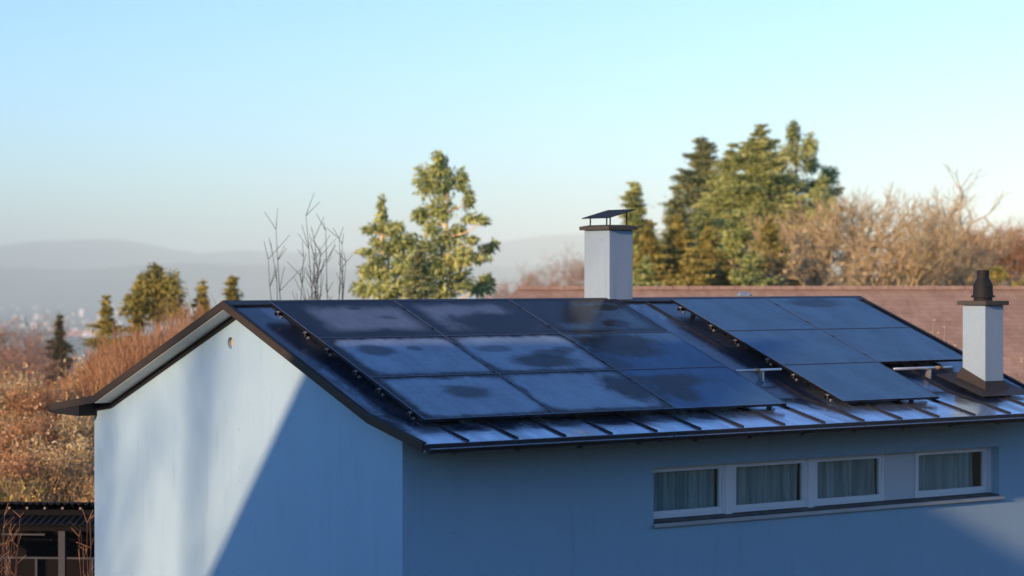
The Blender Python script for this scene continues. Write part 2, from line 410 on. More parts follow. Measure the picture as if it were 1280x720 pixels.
MB().hexa([(hx0, hy0, hz(hx0, hy0)-.025), (hx1, hy0, hz(hx1, hy0)-.025), (hx1, hy1, hz(hx1, hy1)-.025), (hx0, hy1, hz(hx0, hy1)-.025),
           (hx0, hy0, hz(hx0, hy0)-.01), (hx1, hy0, hz(hx1, hy0)-.01), (hx1, hy1, hz(hx1, hy1)-.01), (hx0, hy1, hz(hx0, hy1)-.01)]).build('chimney_hood', M['cowl'], ch)
for x in (cx0+.07, cx1-.07):
    for y in (cy0+.07, cy1-.07):
        MB().tube([(x, y, 8.78), (x, y, hz(x, y)-.02)], .012, 8).build('hood_rod', M['cowl'], ch)
# --- chimney near the eave with a pot
dx0, dx1, dy0, dy1 = 11.10, 11.52, .16, .64
c2 = MB().box(dx0, dx1, dy0, dy1, 5.9, 7.51).build('chimney', M['chimney'], house, bevel=.006)
c2['label'] = 'chimney near the eave with a black pot on top'
MB().box(dx0-.062, dx1+.062, dy0-.062, dy1+.062, 7.513, 7.58).build('chimney_cap', M['slab'], c2, bevel=.008)
px_, py_ = (dx0+dx1)/2, (dy0+dy1)/2
MB().lathe(px_, py_, [(.15, 7.577), (.145, 7.63), (.19, 7.635), (.185, 7.665), (.16, 7.67), (.155, 7.82), (.135, 7.87), (.105, 7.93), (.098, 7.945), (.098, 8.06), (.08, 8.07)], 24).build('chimney_pot', M['cowl'], c2)
fl = MB()
g = .10
zz = lambda b: zt(b)
fl.hexa([(dx0-g, dy0-g, zz(dy0-g)+.006), (dx1+g, dy0-g, zz(dy0-g)+.006), (dx1+g, dy1+g, zz(dy1+g)+.006), (dx0-g, dy1+g, zz(dy1+g)+.006),
         (dx0-.008, dy0-.008, 6.31), (dx1+.008, dy0-.008, 6.31), (dx1+.008, dy1+.008, 6.52), (dx0-.008, dy1+.008, 6.52)])
fl.build('flashing', M['lead'], c2)
# apron sheet of the flashing round its foot
ap = [(dx0-.40, dy0-.32), (dx1+.34, dy0-.32), (dx1+.34, dy1+.26), (dx0-.40, dy1+.26)]
MB().hexa([(x, y, zz(y)+.047) for x, y in ap]+[(x, y, zz(y)+.055) for x, y in ap]).build('flashing_apron', M['lead'], c2)
MB().box(9.22, 9.46, 3.86, 3.95, 7.64, 7.675).tube([(9.18, 3.9, 7.66), (9.28, 3.9, 7.70), (9.42, 3.9, 7.70), (9.52, 3.9, 7.65)], .014, 8).build('roof_anchor', M['pipe'], house)
# --- snow rail pipes
def snow_rail(a0, a1, b, posts):
    z = zt(b)+.16
    r_ = MB().tube([(a0, b, z), (a1, b, z)], .024, 10).build('snow_rail', M['pipe'], house, True)
    for a in posts:
        MB().box(a-.016, a+.016, b-.05, b+.05, zt(b)-.01, z-.02).build('bracket', M['alu'], r_)
    return r_
r1 = snow_rail(6.60, 7.50, .98, (7.1,)); r2 = snow_rail(9.78, 11.08, .86, (10.55,))
MB().tube([(6.98, .98, zt(.98)+.16), (7.06, .98, zt(.98)+.16)], .0275, 10).build('pipe_joint', M['rust'], r1, True)
MB().tube([(10.72, .86, zt(.86)+.16), (10.86, .86, zt(.86)+.16)], .0275, 10).build('pipe_joint', M['rust'], r2, True)

# ------------------------------------------------------------------ SOLAR ARRAYS
PITCH = math.atan((7.598-6.162)/(4.2-.35))
PH = 1.41                                   # row spacing up the slope
LIFT = .145
def solar_array(name, label, a0, pw, cells, specs):
    """origin on the ridge line above the roof; local x along the ridge, local y up the slope, local z off the roof"""
    root = bpy.data.objects.new(name, None); COL.objects.link(root); tag(root, label, 'solar array', 'solar arrays on the metal roof')
    p0 = HW(a0, 4.2, 7.598)
    root.matrix_world = Matrix.Translation(p0) @ Matrix.Rotation(ROTZ, 4, 'Z') @ Matrix.Rotation(PITCH, 4, 'X')
    G = .012
    rows = {}
    for (r, c), sp in zip(cells, specs):
        rows.setdefault(r, []).append(c)
        w, h = pw-G, PH-G
        cxp, cyp = (c+.5)*pw, -(.46+(r+.5)*PH)
        mat = m_panel(f'dewy_glass_{r}{c}_{name}', sp.pop('seed'), w, h, **sp)
        pan = MB().box(-w/2+.012, w/2-.012, -h/2+.012, h/2-.012, -.03, -.004).build('solar_panel', mat, root, loc=(cxp, cyp, LIFT+.04))
        f = MB(); t = .011
        f.box(-w/2, w/2, -h/2, -h/2+t, -.04, 0); f.box(-w/2, w/2, h/2-t, h/2, -.04, 0)
        f.box(-w/2, -w/2+t, -h/2+t, h/2-t, -.04, 0); f.box(w/2-t, w/2, -h/2+t, h/2-t, -.04, 0)
        f.build('panel_frame', M['frame_black'], pan)
        # bright arris of the frame along the near edges
        e = MB().box(-w/2, w/2, -h/2-.0015, -h/2+.004, -.003, .0015).box(-w/2-.0015, -w/2+.004, -h/2+.004, h/2, -.003, .0015)
        e.build('frame_arris', M['edge_alu'], pan)
    # rails run along the ridge under each row, their ends stick out
    for r, cs in rows.items():
        for fy in (.22, .78):
            y = -(.46+(r+fy)*PH); x0, x1 = min(cs)*pw-.07, (max(cs)+1)*pw+.06
            rl = MB().box(x0, x1, y-.02, y+.02, LIFT-.045, LIFT-.002).build('mounting_rail', M['frame_black'], root)
            MB().box(x0+.03, x0+.045, y-.024, y+.024, LIFT-.047, LIFT+.006).box(x0+.045, x0+.085, y-.016, y+.016, LIFT-.001, LIFT+.012).build('rail_end_clamp', M['clamp'], rl)
            MB().box(x0+.06, x0+.085, y-.085, y-.055, LIFT-.068, LIFT-.035).tube([(x0+.045, y-.07, LIFT-.055), (x0+.10, y-.07, LIFT-.055)], .009, 6).build('rail_bolt', M['clamp'], rl)
            for k in range(int((x1-x0)/1.5)+1):
                x = x0+.35+k*1.5
                if x < x1-.1:
                    MB().box(x-.025, x+.025, y-.03, y+.03, .0, LIFT-.046).build('roof_hook', M['frame_black'], rl)
        for c in cs:                          # mid clamps between neighbours
            if c+1 in cs:
                for fy in (.22, .78):
                    y = -(.46+(r+fy)*PH)
                    MB().box((c+1)*pw-.02, (c+1)*pw+.02, y-.03, y+.03, LIFT+.0405, LIFT+.046).build('mid_clamp', M['frame_black'], root)
    return root
FW, FC = (.20, .285, .38), (.065, .19, .35)
SL = [dict(seed=1.3, margin=.16, amount=.72, shift=(.14, .02), soft=.26, film=(.13, .175, .25), frough=.42, fior=1.5, blobs=((.2, .42, .12, .06, .6), (.55, .05, .15, .08, .5), (.25, -.4, .1, .05, .6))),
      dict(seed=2.1, margin=.12, amount=.70, shift=(.02, .02), soft=.24, film=(.125, .17, .245), frough=.42, fior=1.5, blobs=((.25, -.22, .95, .42, 1), (.95, .3, .35, .5, .8))),
      dict(seed=3.7, margin=.10, amount=.42, shift=(0, 0), soft=.2, film=FC, blobs=((-.45, .15, .75, .55, .9), (.25, -.3, .3, .16, 1), (.55, .35, .3, .14, 1))),
      dict(seed=4.4, margin=.05, amount=.95, shift=(.08, .01), soft=.12, film=FW, frough=.40, fior=1.6, blobs=((-.35, .24, .3, .2, .7), (.28, .28, .14, .1, .6))),
      dict(seed=5.2, margin=.05, amount=.95, shift=(.0, .02), soft=.12, film=FW, frough=.40, fior=1.6, blobs=((.0, -.3, .62, .26, .9), (.35, -.05, .34, .16, .7), (-.5, .2, .3, .14, .55), (.7, .1, .2, .12, .6))),
      dict(seed=6.9, margin=0, amount=.62, film=FC, blobs=((-.3, .35, .85, .34, .95), (-.25, -.02, .7, .24, .85), (-.95, -.5, .3, .5, .6))),
      dict(seed=7.5, margin=.05, amount=1.0, shift=(.05, .0), soft=.12, film=FW, frough=.40, fior=1.6, blobs=((.12, .12, .4, .22, .75),)),
      dict(seed=8.6, margin=.05, amount=.98, shift=(-.02, .02), soft=.12, film=FW, frough=.40, fior=1.6, blobs=((.78, .05, .42, .5, .95),)),
      dict(seed=9.8, margin=0, amount=.66, film=FC, blobs=((-.35, .28, .75, .22, .9), (-.55, -.12, .36, .34, .9), (-1.0, .1, .25, .6, .7)))]
solar_array('solar_array', 'array of nine black solar panels in three rows, streaked with dew, nearer the gable', .17, 2.107, [(r, c) for r in range(3) for c in range(3)], SL)
SR = [dict(seed=11.0+k*1.7, margin=0, amount=.66, film=FC, blobs=b) for k, b in enumerate(((), ((-.1, .45, .6, .22, .8),), (), (), ()))]
solar_array('solar_array', 'array of five smooth blue-black solar panels beside the two chimneys', 7.60, 2.05, [(0, 0), (0, 1), (1, 0), (1, 1), (2, 0)], SR)

# ------------------------------------------------------------------ TERRAIN, PLAIN, HILLS
def sst(x, a, b):
    t = np.clip((x-a)/(b-a), 0, 1); return t*t*(3-2*t)
def ground(x, y):
    x = np.asarray(x, float); y = np.asarray(y, float)
    z = 4.3*sst(y, 46, 100)*sst(x, -4, 20)
    z = z + (3.1*sst(y, 45, 48.5)+1.4*sst(y, 48, 62))*(1-sst(y, 66, 90))*(1-sst(x, -5, 6))
    z = z + 0.12*np.clip(-y-4, 0, 400)
    z = z + .12*np.sin(x*.31+1)*np.sin(y*.27)*sst(np.abs(y-34), 8, 20)
    fall = np.where(x < 14, sst(y, 78, 1700), sst(y, 170, 1900))
    w = sst(x, -4, 24); fall = sst(y, 78, 1700)*(1-w)+sst(y, 170, 1900)*w
    z = z*(1-sst(y, 120, 700)) - 158*fall
    z = z + 6*np.sin(x*.0011+2)*np.sin(y*.0009)*sst(y, 2500, 5000)
    return z
def grid_axis(lim, n, p=3.4):
    t = np.linspace(-1, 1, n); return np.sign(t)*np.abs(t)**p*lim
gxs = grid_axis(26000, 121); gys = np.concatenate([np.linspace(-400, 0, 16)[:-1], np.linspace(0, 1, 130)**3.2*27000])
XX, YY = np.meshgrid(gxs, gys); ZZ = ground(XX, YY)
vv = np.stack([XX.ravel(), YY.ravel(), ZZ.ravel()], 1); nx, ny = len(gxs), len(gys)
ii = (np.arange(ny-1)[:, None]*nx+np.arange(nx-1)[None]).ravel()
me = arr_mesh('ground', vv, np.stack([ii, ii+1, ii+nx+1, ii+nx], 1))
t = NT('winter_ground'); c = t.coord('Object')
near = t.ramp(t.noise(c, .35, 6, .65), [(.3, (.05, .045, .02)), (.5, (.10, .075, .035)), (.7, (.06, .07, .025))])
far = t.ramp(t.noise(t.mapv(c, (1, .5, 0)), .0016, 6, .6), [(.36, (.02, .04, .03)), (.48, (.05, .07, .05)), (.56, (.16, .16, .12)), (.66, (.06, .08, .06))])
sy = t.n('ShaderNodeSeparateXYZ', None, i0=c).outputs[1]
t.done(t.pbr(Base_Color=t.mixc(t.ss(sy, 300, 1500), near, far), Roughness=.95, **{'Specular IOR Level': .1}))
tag(link('ground', me, t.m, None, True), kind='structure')

# far ranges
def rng_ridge(name, Y, prof, depth, seed, base=-165):
    r_ = np.random.RandomState(seed)
    xs = np.linspace(prof[0][0], prof[-1][0], 160); py = np.interp(xs, [p[0] for p in prof], [p[1] for p in prof])
    for k, a in ((.013, 2.2), (.031, 1.2), (.07, .6), (.17, .4)): py = py + a*np.sin(xs*k+r_.uniform(0, 6))
    X = (xs-640)/2900*Y; Zt = ZC-(py-HZ)/2900*Y
    rows = []
    for f, dz in ((1.0, 0), (.55, .35), (.2, .75), (0, 1)):
        j = 1+.12*np.sin(X*.0021+f*9)*(f < 1)
        rows.append(np.stack([X, np.full_like(X, Y-depth*(1-f)) , base+(Zt-base)*(1-dz)*np.where(f < 1, j, 1)], 1))
    rows = [np.stack([X, np.full_like(X, Y+depth*.6), np.full_like(X, base)], 1)]+rows
    n = len(xs); v = np.concatenate(rows); q = np.concatenate([np.stack([np.arange(n-1)+i*n, np.arange(n-1)+i*n+1, np.arange(n-1)+(i+1)*n+1, np.arange(n-1)+(i+1)*n], 1) for i in range(len(rows)-1)])
    return arr_mesh(name, v, q)
t = NT('hill_woods'); c = t.coord()
t.done(t.pbr(Base_Color=t.ramp(t.noise(c, .0012, 5), [(.35, (.03, .05, .045)), (.65, (.10, .11, .09))]), Roughness=1.0, **{'Specular IOR Level': .05}))
tag(link('hills', rng_ridge('hills', 21000, [(-900, 318), (-300, 312), (0, 308), (60, 303), (110, 300), (165, 302), (205, 312), (240, 317), (300, 310), (420, 314), (560, 312), (640, 303), (700, 292), (760, 288), (900, 300), (1280, 310), (2200, 318)], 5000, 3), t.m, None, True), kind='structure')
tag(link('hills', rng_ridge('hills', 14500, [(-900, 345), (-200, 338), (0, 332), (120, 336), (260, 330), (420, 336), (600, 334), (740, 330), (1000, 338), (2200, 345)], 2500, 5), t.m, None, True), kind='structure')

# far town on the plain: every block its own object
tw = [m_plain('pale_town_wall', (.85, .85, .82), .9), m_plain('cream_town_wall', (.75, .66, .52), .9), m_plain('terracotta_town_roof', (.60, .26, .16), .9)]
def town_mesh(kind):
    b = MB()
    if kind == 0: b.box(-.5, .5, -.5, .5, 0, 1).box(-.15, .15, -.2, .2, 1.0, 1.12)
    elif kind == 1: b.box(-.5, .5, -.5, .5, 0, .7).strip([(-.55, .7), (0, 1), (.55, .7)], -.52, .52)
    else: b.box(-.5, .5, -.5, .5, 0, .5).strip([(-.6, .5), (0, .9), (.6, .5)], -.55, .55)
    return b
rt = random.Random(21); protos = []
for k in range(3):
    o = town_mesh(k).build('town_building', tw[k]); protos.append(o)
cnt = 0
for i in range(150):
    k = rt.choices((0, 1, 2), (6, 4, 2))[0]
    o = protos[k] if protos[k] is not None and not protos[k].get('used') else protos[k].copy()
    if o.get('used'): COL.objects.link(o); 
    o['used'] = 1
    Yd = rt.uniform(5900, 9500) if i < 115 else rt.uniform(9500, 12500)
    px = rt.uniform(-40, 345) if i < 120 else rt.uniform(-60, 740)
    p = at(px, 400, Yd); gz_ = float(ground(p.x, p.y))
    tall = rt.random() < .16
    wdt = rt.uniform(7, 16); hgt = rt.uniform(16, 30) if tall else rt.uniform(5, 11)
    if k == 2: wdt *= 1.7
    o.location = (p.x, p.y, gz_-1); o.scale = (wdt, wdt*rt.uniform(.6, 1), hgt); o.rotation_euler = (0, 0, rt.uniform(-.5, .5))
    tag(o, ('small pale block of the hazy town on the plain', 'small cream house block of the hazy town on the plain', 'small terracotta roofed block of the hazy town on the plain')[k], 'building', 'buildings of the far town')
for o in bpy.data.objects:
    if 'used' in o.keys(): del o['used']
wb = MB().box(-38, 38, -14, 14, 0, 7).strip([(-15, 7), (0, 13), (15, 7)], -39, 39).build('town_building', tw[2])
p = at(103, 400, 6400); wb.location = (p.x, p.y, float(ground(p.x, p.y))-1)
tag(wb, 'long low terracotta roofed hall at the near edge of the hazy town', 'building', 'buildings of the far town')

# ------------------------------------------------------------------ PLANTS
def quads(cen, size, ratio, rs, droop=0.0, dirs=None, nrm=None):
    """one small leaf quad per centre"""
    n = len(cen)
    a = rs.normal(size=(n, 3)) if dirs is None else dirs + rs.normal(size=(n, 3))*.45
    a[:, 2] -= droop
    a /= np.linalg.norm(a, axis=1)[:, None]+1e-9
    b = np.cross(a, rs.normal(size=(n, 3)) if nrm is None else nrm+rs.normal(size=(n, 3))*.5); b /= np.linalg.norm(b, axis=1)[:, None]+1e-9
    s = np.asarray(size)[:, None] if np.ndim(size) else size
    a = a*s*.5; b = b*s*.5*ratio
    v = np.stack([cen-a, cen+b*.9-a*.1, cen+a, cen-b*.9-a*.1], 1).reshape(-1, 3)
    return v, np.arange(n*4).reshape(n, 4)
def prisms(segs, k=4):
    """tapered k-sided sticks from (p0,p1,r0,r1)"""
    P0 = np.array([s[0] for s in segs], float); P1 = np.array([s[1] for s in segs], float); r0 = np.array([s[2] for s in segs]); r1 = np.array([s[3] for s in segs])
    d = P1-P0; d /= np.linalg.norm(d, axis=1)[:, None]+1e-9
    q = np.where(np.abs(d[:, 2:3]) < .9, np.array([[0, 0, 1.]]), np.array([[1., 0, 0]]))
    x = np.cross(d, q); x /= np.linalg.norm(x, axis=1)[:, None]; y = np.cross(d, x)
    n = len(segs); V_ = np.zeros((n, 2*k, 3))
    for i in range(k):
        c_, s_ = math.cos(2*math.pi*i/k), math.sin(2*math.pi*i/k); o = x*c_+y*s_
        V_[:, i] = P0+o*r0[:, None]; V_[:, k+i] = P1+o*r1[:, None]
    base = np.arange(n)[:, None]*2*k
    Q = np.concatenate([base+np.array([[i, (i+1) % k, k+(i+1) % k, k+i]]) for i in range(k)], 0)
    return V_.reshape(-1, 3), Q
NEEDLE = {
 'olive': m_leaf('olive_needles', [(0, (.06, .09, .033)), (.35, (.23, .30, .10)), (.7, (.46, .52, .18)), (1, (.61, .62, .27))], .15),
 'blue': m_leaf('blue_green_needles', [(0, (.035, .07, .05)), (.4, (.19, .25, .11)), (1, (.46, .45, .19))], .15),
 'yellow': m_leaf('yellow_green_needles', [(0, (.06, .075, .02)), (.35, (.22, .21, .05)), (.75, (.48, .43, .11)), (1, (.60, .52, .17))], .15),
 'dark': m_leaf('dark_needles', [(0, (.06, .07, .045)), (.6, (.16, .15, .08)), (1, (.26, .22, .11))])}
BARK = {'brown': m_plain('brown_bark', (.13, .085, .05), .95, 0, .4, 5), 'pale': m_plain('pale_bark', (.66, .53, .35), .95, 0, .35, 3), 'grey': m_plain('grey_bark', (.30, .23, .18), .95, 0, .35, 3), 'dark': m_plain('dark_bark', (.05, .04, .035), .9, 0, .3, 4), 'red': m_plain('red_twig_bark', (.09, .045, .036), .8, 0, .3, 4)}
TWIG = {'tan': m_leaf('tan_twigs', [(0, (.20, .13, .055)), (.5, (.54, .45, .25)), (1, (.74, .63, .39))], .1),
        'russet': m_leaf('russet_twigs', [(0, (.18, .10, .055)), (.5, (.38, .215, .11)), (1, (.56, .36, .20))], .1),
        'mauve': m_leaf('mauve_twigs', [(0, (.18, .125, .10)), (.5, (.32, .225, .18)), (1, (.46, .33, .26))], .1),
        'dark': m_leaf('dark_twigs', [(0, (.02, .018, .018)), (1, (.06, .05, .045))], .05)}

def conifer(base, h, r, seed, label, mat='olive', group=None, z0=.08, drop=.15, pw=.8, tuft=.29, dens=1.0, droop=.25, up=.0, gaps=0, bark='brown', lean=(0, 0), cat='tree', step=.20, name='conifer_tree', fol=220):
    rs = np.random.RandomState(seed)
    root = empty(name, base, 0, label=label, cat=cat, group=group)
    top = np.array([lean[0], lean[1], h])
    spine = lambda t: top*t + np.array([.12*math.sin(t*5+seed), .12*math.cos(t*4+seed), 0])*h*.08*t*(1-t)
    nseg = 10; segs = [(spine(i/nseg), spine((i+1)/nseg), .013*h*(1-i/nseg)**.8+.015, .013*h*(1-(i+1)/nseg)**.8+.01) for i in range(nseg)]
    cen = []; sz = []; tn = []; dr = []
    gapd = [(rs.uniform(.2, .9), rs.uniform(0, 6.28), rs.uniform(.5, 1.0)) for _ in range(gaps)]
    z = z0*h
    while z < h*.985:
        t = z/h; L0 = r*min((1-t)**pw, 2.1*(1-t))*(1-.25*math.exp(-((t-z0)/.08)**2))
        nb = max(4, int(6*dens*(.6+.6*(1-t))))
        a0 = rs.uniform(0, 6.28); tw = rs.uniform(-.12, .16)
        for k in range(nb):
            if rs.rand() < drop*(1 if t < .8 else .3): continue
            az = a0+k*6.283/nb+rs.uniform(-.35, .35)
            L = (L0*rs.uniform(.55, 1.25)+(.15 if t < .8 else .04))*(1+.22*math.sin(az*2+t*9+seed)); zj = rs.uniform(-.4, .4)
            if any(abs(t-g[0]) < .09 and abs((az-g[1]+3.14) % 6.283-3.14) < g[2] for g in gapd): L *= .28
            d = np.array([math.cos(az), math.sin(az), up+.18*t-droop*(1-t)*.5])
            p0 = spine(min(t+zj/h, .99)); bt = tw+rs.uniform(-.22, .22)
            at_f = lambda f: p0+np.outer(f, d)*L+np.stack([0*f, 0*f, -droop*L*f*f*.45+.10*L*f**3], 1)
            pm, pe = at_f(np.array([.5, 1.]))
            if L > .5: segs.append((p0, pm, .009*L+.008, .006*L+.005)); segs.append((pm, pe, .006*L+.005, .004))
            n = int(12+L*fol); f = rs.uniform(.08, 1.03, n)
            wd = L*.30*(1.12-f)+(.09 if t < .8 else .04)
            o = rs.normal(size=(n, 3)); o[:, 2] = -np.abs(o[:, 2])*.55+.1
            cen.append(at_f(f)+o*np.stack([wd, wd, wd*1.1], 1)); sz.append(tuft*rs.uniform(.55, 1.25, n)*(1-.3*t))
            tn.append(.45+bt+rs.normal(size=n)*.13+.14*(f-.5)); dr.append(np.tile(d*.9, (n, 1))+o*.5)
        z += step*rs.uniform(.75, 1.25)*(1 if t < .75 else .55)
    fq = np.repeat(np.arange(24), 2)*.006
    cen.append(np.array([spine(1-q) for q in fq])+rs.normal(size=(48, 3))*.06); sz.append(np.full(48, tuft*.5)); tn.append(np.full(48, .6)); dr.append(np.tile([[0, 0, 1.]], (48, 1)))
    cen, sz, tn, dr = (np.concatenate(q) for q in (cen, sz, tn, dr))
    v, f = prisms(segs, 5); link('trunk', arr_mesh('trunk', v, f), BARK[bark], root)
    rad = cen-np.array([spine(q) for q in np.clip(cen[:, 2]/h, 0, 1)]); rad /= np.linalg.norm(rad, axis=1)[:, None]+1e-6; rad[:, 2] += .35
    v, f = quads(cen, sz, .33, rs, droop*.6, dr, rad); link('crown', arr_mesh('crown', v, f, np.clip(tn, 0, 1)), NEEDLE[mat], root)
    return root

def clump_tree(base, px0, Y, clumps, seed, label, mat='olive', group=None, bark='pale', tuft=.27, dens=1.9, lean=0.0, name='conifer_tree'):
    # crown of separate needle clumps (px, py, rx, ry) carried on limbs, with gaps between
    rs = np.random.RandomState(seed); root = empty(name, base, 0, label=label, cat='tree', group=group); k = Y/2900
    top = max(ZC-(c_[1]-c_[3]*.6-HZ)*k for c_ in clumps)-base[2]
    spine = lambda z: np.array([lean*(z/top)**1.5+.12*math.sin(z*.9+seed), .1*math.cos(z*.7), z])
    segs = [(spine(top*i/10), spine(top*(i+1)/10), .17*(1-i/10.5)**.8+.015, .17*(1-(i+1)/10.5)**.8+.015) for i in range(10)]
    cen, tn, nr, dr = [], [], [], []
    for (x, y, rx, ry) in clumps:
        p = np.array([(x-px0)*k, 0, ZC-(y-HZ)*k-base[2]]); r_ = np.array([rx, (rx+ry)*.5, ry])*k*1.42
        p[1] = rs.uniform(-.5, .5)*max(.3, abs(p[0]))*1.4
        z0 = max(.3, min(p[2]-.25*abs(p[0])-.2, top*.97)); q = spine(z0); m_ = (q+p)/2+np.array([0, 0, -.10*abs(p[0])])
        segs += [(q, m_, .035+.012*r_[0], .03), (m_, p, .03, .012)]
        n = int(dens*600*(r_[0]*r_[2])**.85)+25; d = rs.normal(size=(n, 3)); d /= np.linalg.norm(d, axis=1)[:, None]
        f = rs.uniform(0, 1, (n, 1))**.45*rs.uniform(.75, 1.12, (n, 1)); sub = rs.normal(size=(7, 3)); sub /= np.linalg.norm(sub, axis=1)[:, None]
        lump = 1+.30*np.max(d@sub.T, axis=1)[:, None]-.22
        cen.append(p+d*r_*f*lump); tn.append(.48+rs.uniform(-.2, .2)+rs.normal(size=n)*.15); nr.append(d+np.array([0, 0, .35])); dr.append(d*.8+np.array([np.sign(p[0])*.4, 0, -.1]))
    cen, tn, nr, dr = (np.concatenate(c_) for c_ in (cen, tn, nr, dr))
    v, f = prisms(segs, 6); link('trunk', arr_mesh('trunk', v, f), BARK[bark], root)
    v, f = quads(cen, tuft*rs.uniform(.5, 1.25, len(cen)), .32, rs, .1, dr, nr); link('crown', arr_mesh('crown', v, f, np.clip(tn, 0, 1)), NEEDLE[mat], root)
    return root

def bare_tree(base, h, seed, label, bark='pale', twig='tan', group=None, spread=.55, levels=6, r0=None, stems=1, upright=.35, cat='tree', name='bare_tree', lean=(0, 0), first=.32, lsz=.28, leafy=0, kids=(2, 3), wig=.16):
    rs = np.random.RandomState(seed)
    root = empty(name, base, 0, label=label, cat=cat, group=group)
    trunk, twigs = [], []; tips = []
    r0 = r0 or .024*h
    def grow(p, d, L, r_, lv):
        n = 3; q = p
        for i in range(n):
            d = d+rs.normal(size=3)*wig+np.array([0, 0, upright*.10]); d = d/np.linalg.norm(d)
            e = q+d*L/n; ra, rb = r_*(1-.30*i/n), r_*(1-.30*(i+1)/n)
            (trunk if lv <= 1 else twigs).append((q, e, ra, rb)); q = e
            if lv >= 2 and i < n-1 and lv < levels:
                s_ = rs.normal(size=3); s_ -= d*(s_@d); s_ /= np.linalg.norm(s_)
                dd = d*.6+s_*.8; grow(q, dd/np.linalg.norm(dd), L*rs.uniform(.35, .6), rb*.45, max(lv+1, levels-1))
        if lv >= levels: tips.append(q); return
        for c_ in range(rs.randint(kids[0], kids[1]+1)):
            s_ = rs.normal(size=3); s_[2] *= .5; s_ -= d*(s_@d); s_ /= np.linalg.norm(s_)+1e-6
            dd = d*(1-spread*.4)+s_*spread*rs.uniform(.5, 1.3); dd[2] += upright*.35; dd /= np.linalg.norm(dd)
            grow(q, dd, L*rs.uniform(.62, .86), r_*.70*rs.uniform(.7, 1), lv+1)
    for s in range(stems):
        d = np.array([rs.uniform(-.3, .3)*(stems > 1)+lean[0], rs.uniform(-.3, .3)*(stems > 1)+lean[1], 1.]); d /= np.linalg.norm(d)
        grow(np.array([rs.uniform(-.1, .1)*stems, rs.uniform(-.1, .1)*stems, -.3]), d, h*first, r0*rs.uniform(.75, 1), 0)
    # scale so that the top is really h
    allz = max(max(s[1][2] for s in trunk), max(s[1][2] for s in twigs)); k = h/allz
    sc = lambda L: [(a*k, b*k, max(ra, .006), max(rb, .005)) for a, b, ra, rb in L]
    v, f = prisms(sc(trunk), 6); link('trunk', arr_mesh('trunk', v, f), BARK[bark], root)
    T = sc(twigs); v, f = prisms(T, 3)
    tn = np.tile(np.clip(rs.normal(.5, .2, len(T)), 0, 1), 3)
    cr = link('crown', arr_mesh('crown', v, f, tn), TWIG[twig], root)
    if leafy:
        P = np.array(tips)*k; c_ = P[rs.randint(0, len(P), leafy)]+rs.normal(size=(leafy, 3))*.22*lsz/.28
        v, f = quads(c_, rs.uniform(.4, 1, leafy)*lsz, .5, rs); link('dry_leaves', arr_mesh('dry_leaves', v, f, np.clip(rs.normal(.5, .22, leafy), 0, 1)), TWIG['russet' if twig != 'tan' else 'tan'], root)
    return root

def bush(base, rx, h, seed, label, mat='yellow', group=None, n=2600, size=.3, lobes=9, name='evergreen_bush', cat='bush'):
    rs = np.random.RandomState(seed); root = empty(name, base, 0, label=label, cat=cat, group=group)
    cen, tn, segs = [], [], []
    for L in range(lobes):
        az = rs.uniform(0, 6.28); rr = rx*rs.uniform(.1, .75); zc = h*rs.uniform(.22, .84)
        c_ = np.array([rr*math.cos(az)*(1.15-zc/h*.6), rr*math.sin(az)*(1.15-zc/h*.6), zc]); s_ = rx*rs.uniform(.32, .55)
        d = rs.normal(size=(n//lobes, 3)); d /= np.linalg.norm(d, axis=1)[:, None]
        cen.append(c_+d*s_*rs.uniform(.55, 1.1, (n//lobes, 1))*np.array([1, 1, .9])); tn.append(rs.normal(.5+rs.uniform(-.2, .2), .15, n//lobes))
        segs.append((np.array([0, 0, -.2]), c_, .05, .015))
    cen = np.concatenate(cen); cen[:, 2] = np.maximum(cen[:, 2], .02)
    v, f = prisms(segs, 5); link('trunk', arr_mesh('trunk', v, f), BARK['brown'], root)
    v, f = quads(cen, rs.uniform(size*.6, size*1.3, len(cen)), .5, rs); link('crown', arr_mesh('crown', v, f, np.clip(np.concatenate(tn), 0, 1)), NEEDLE[mat], root)
    return root

def plant_at(px, ytop, Y, sink=.2):
    """ground point under a plant whose top shows at (px, ytop), and its height"""
    p = at(px, ytop, Y); g = float(ground(p.x, p.y)); return (p.x, p.y, g-sink), p.z-g+sink

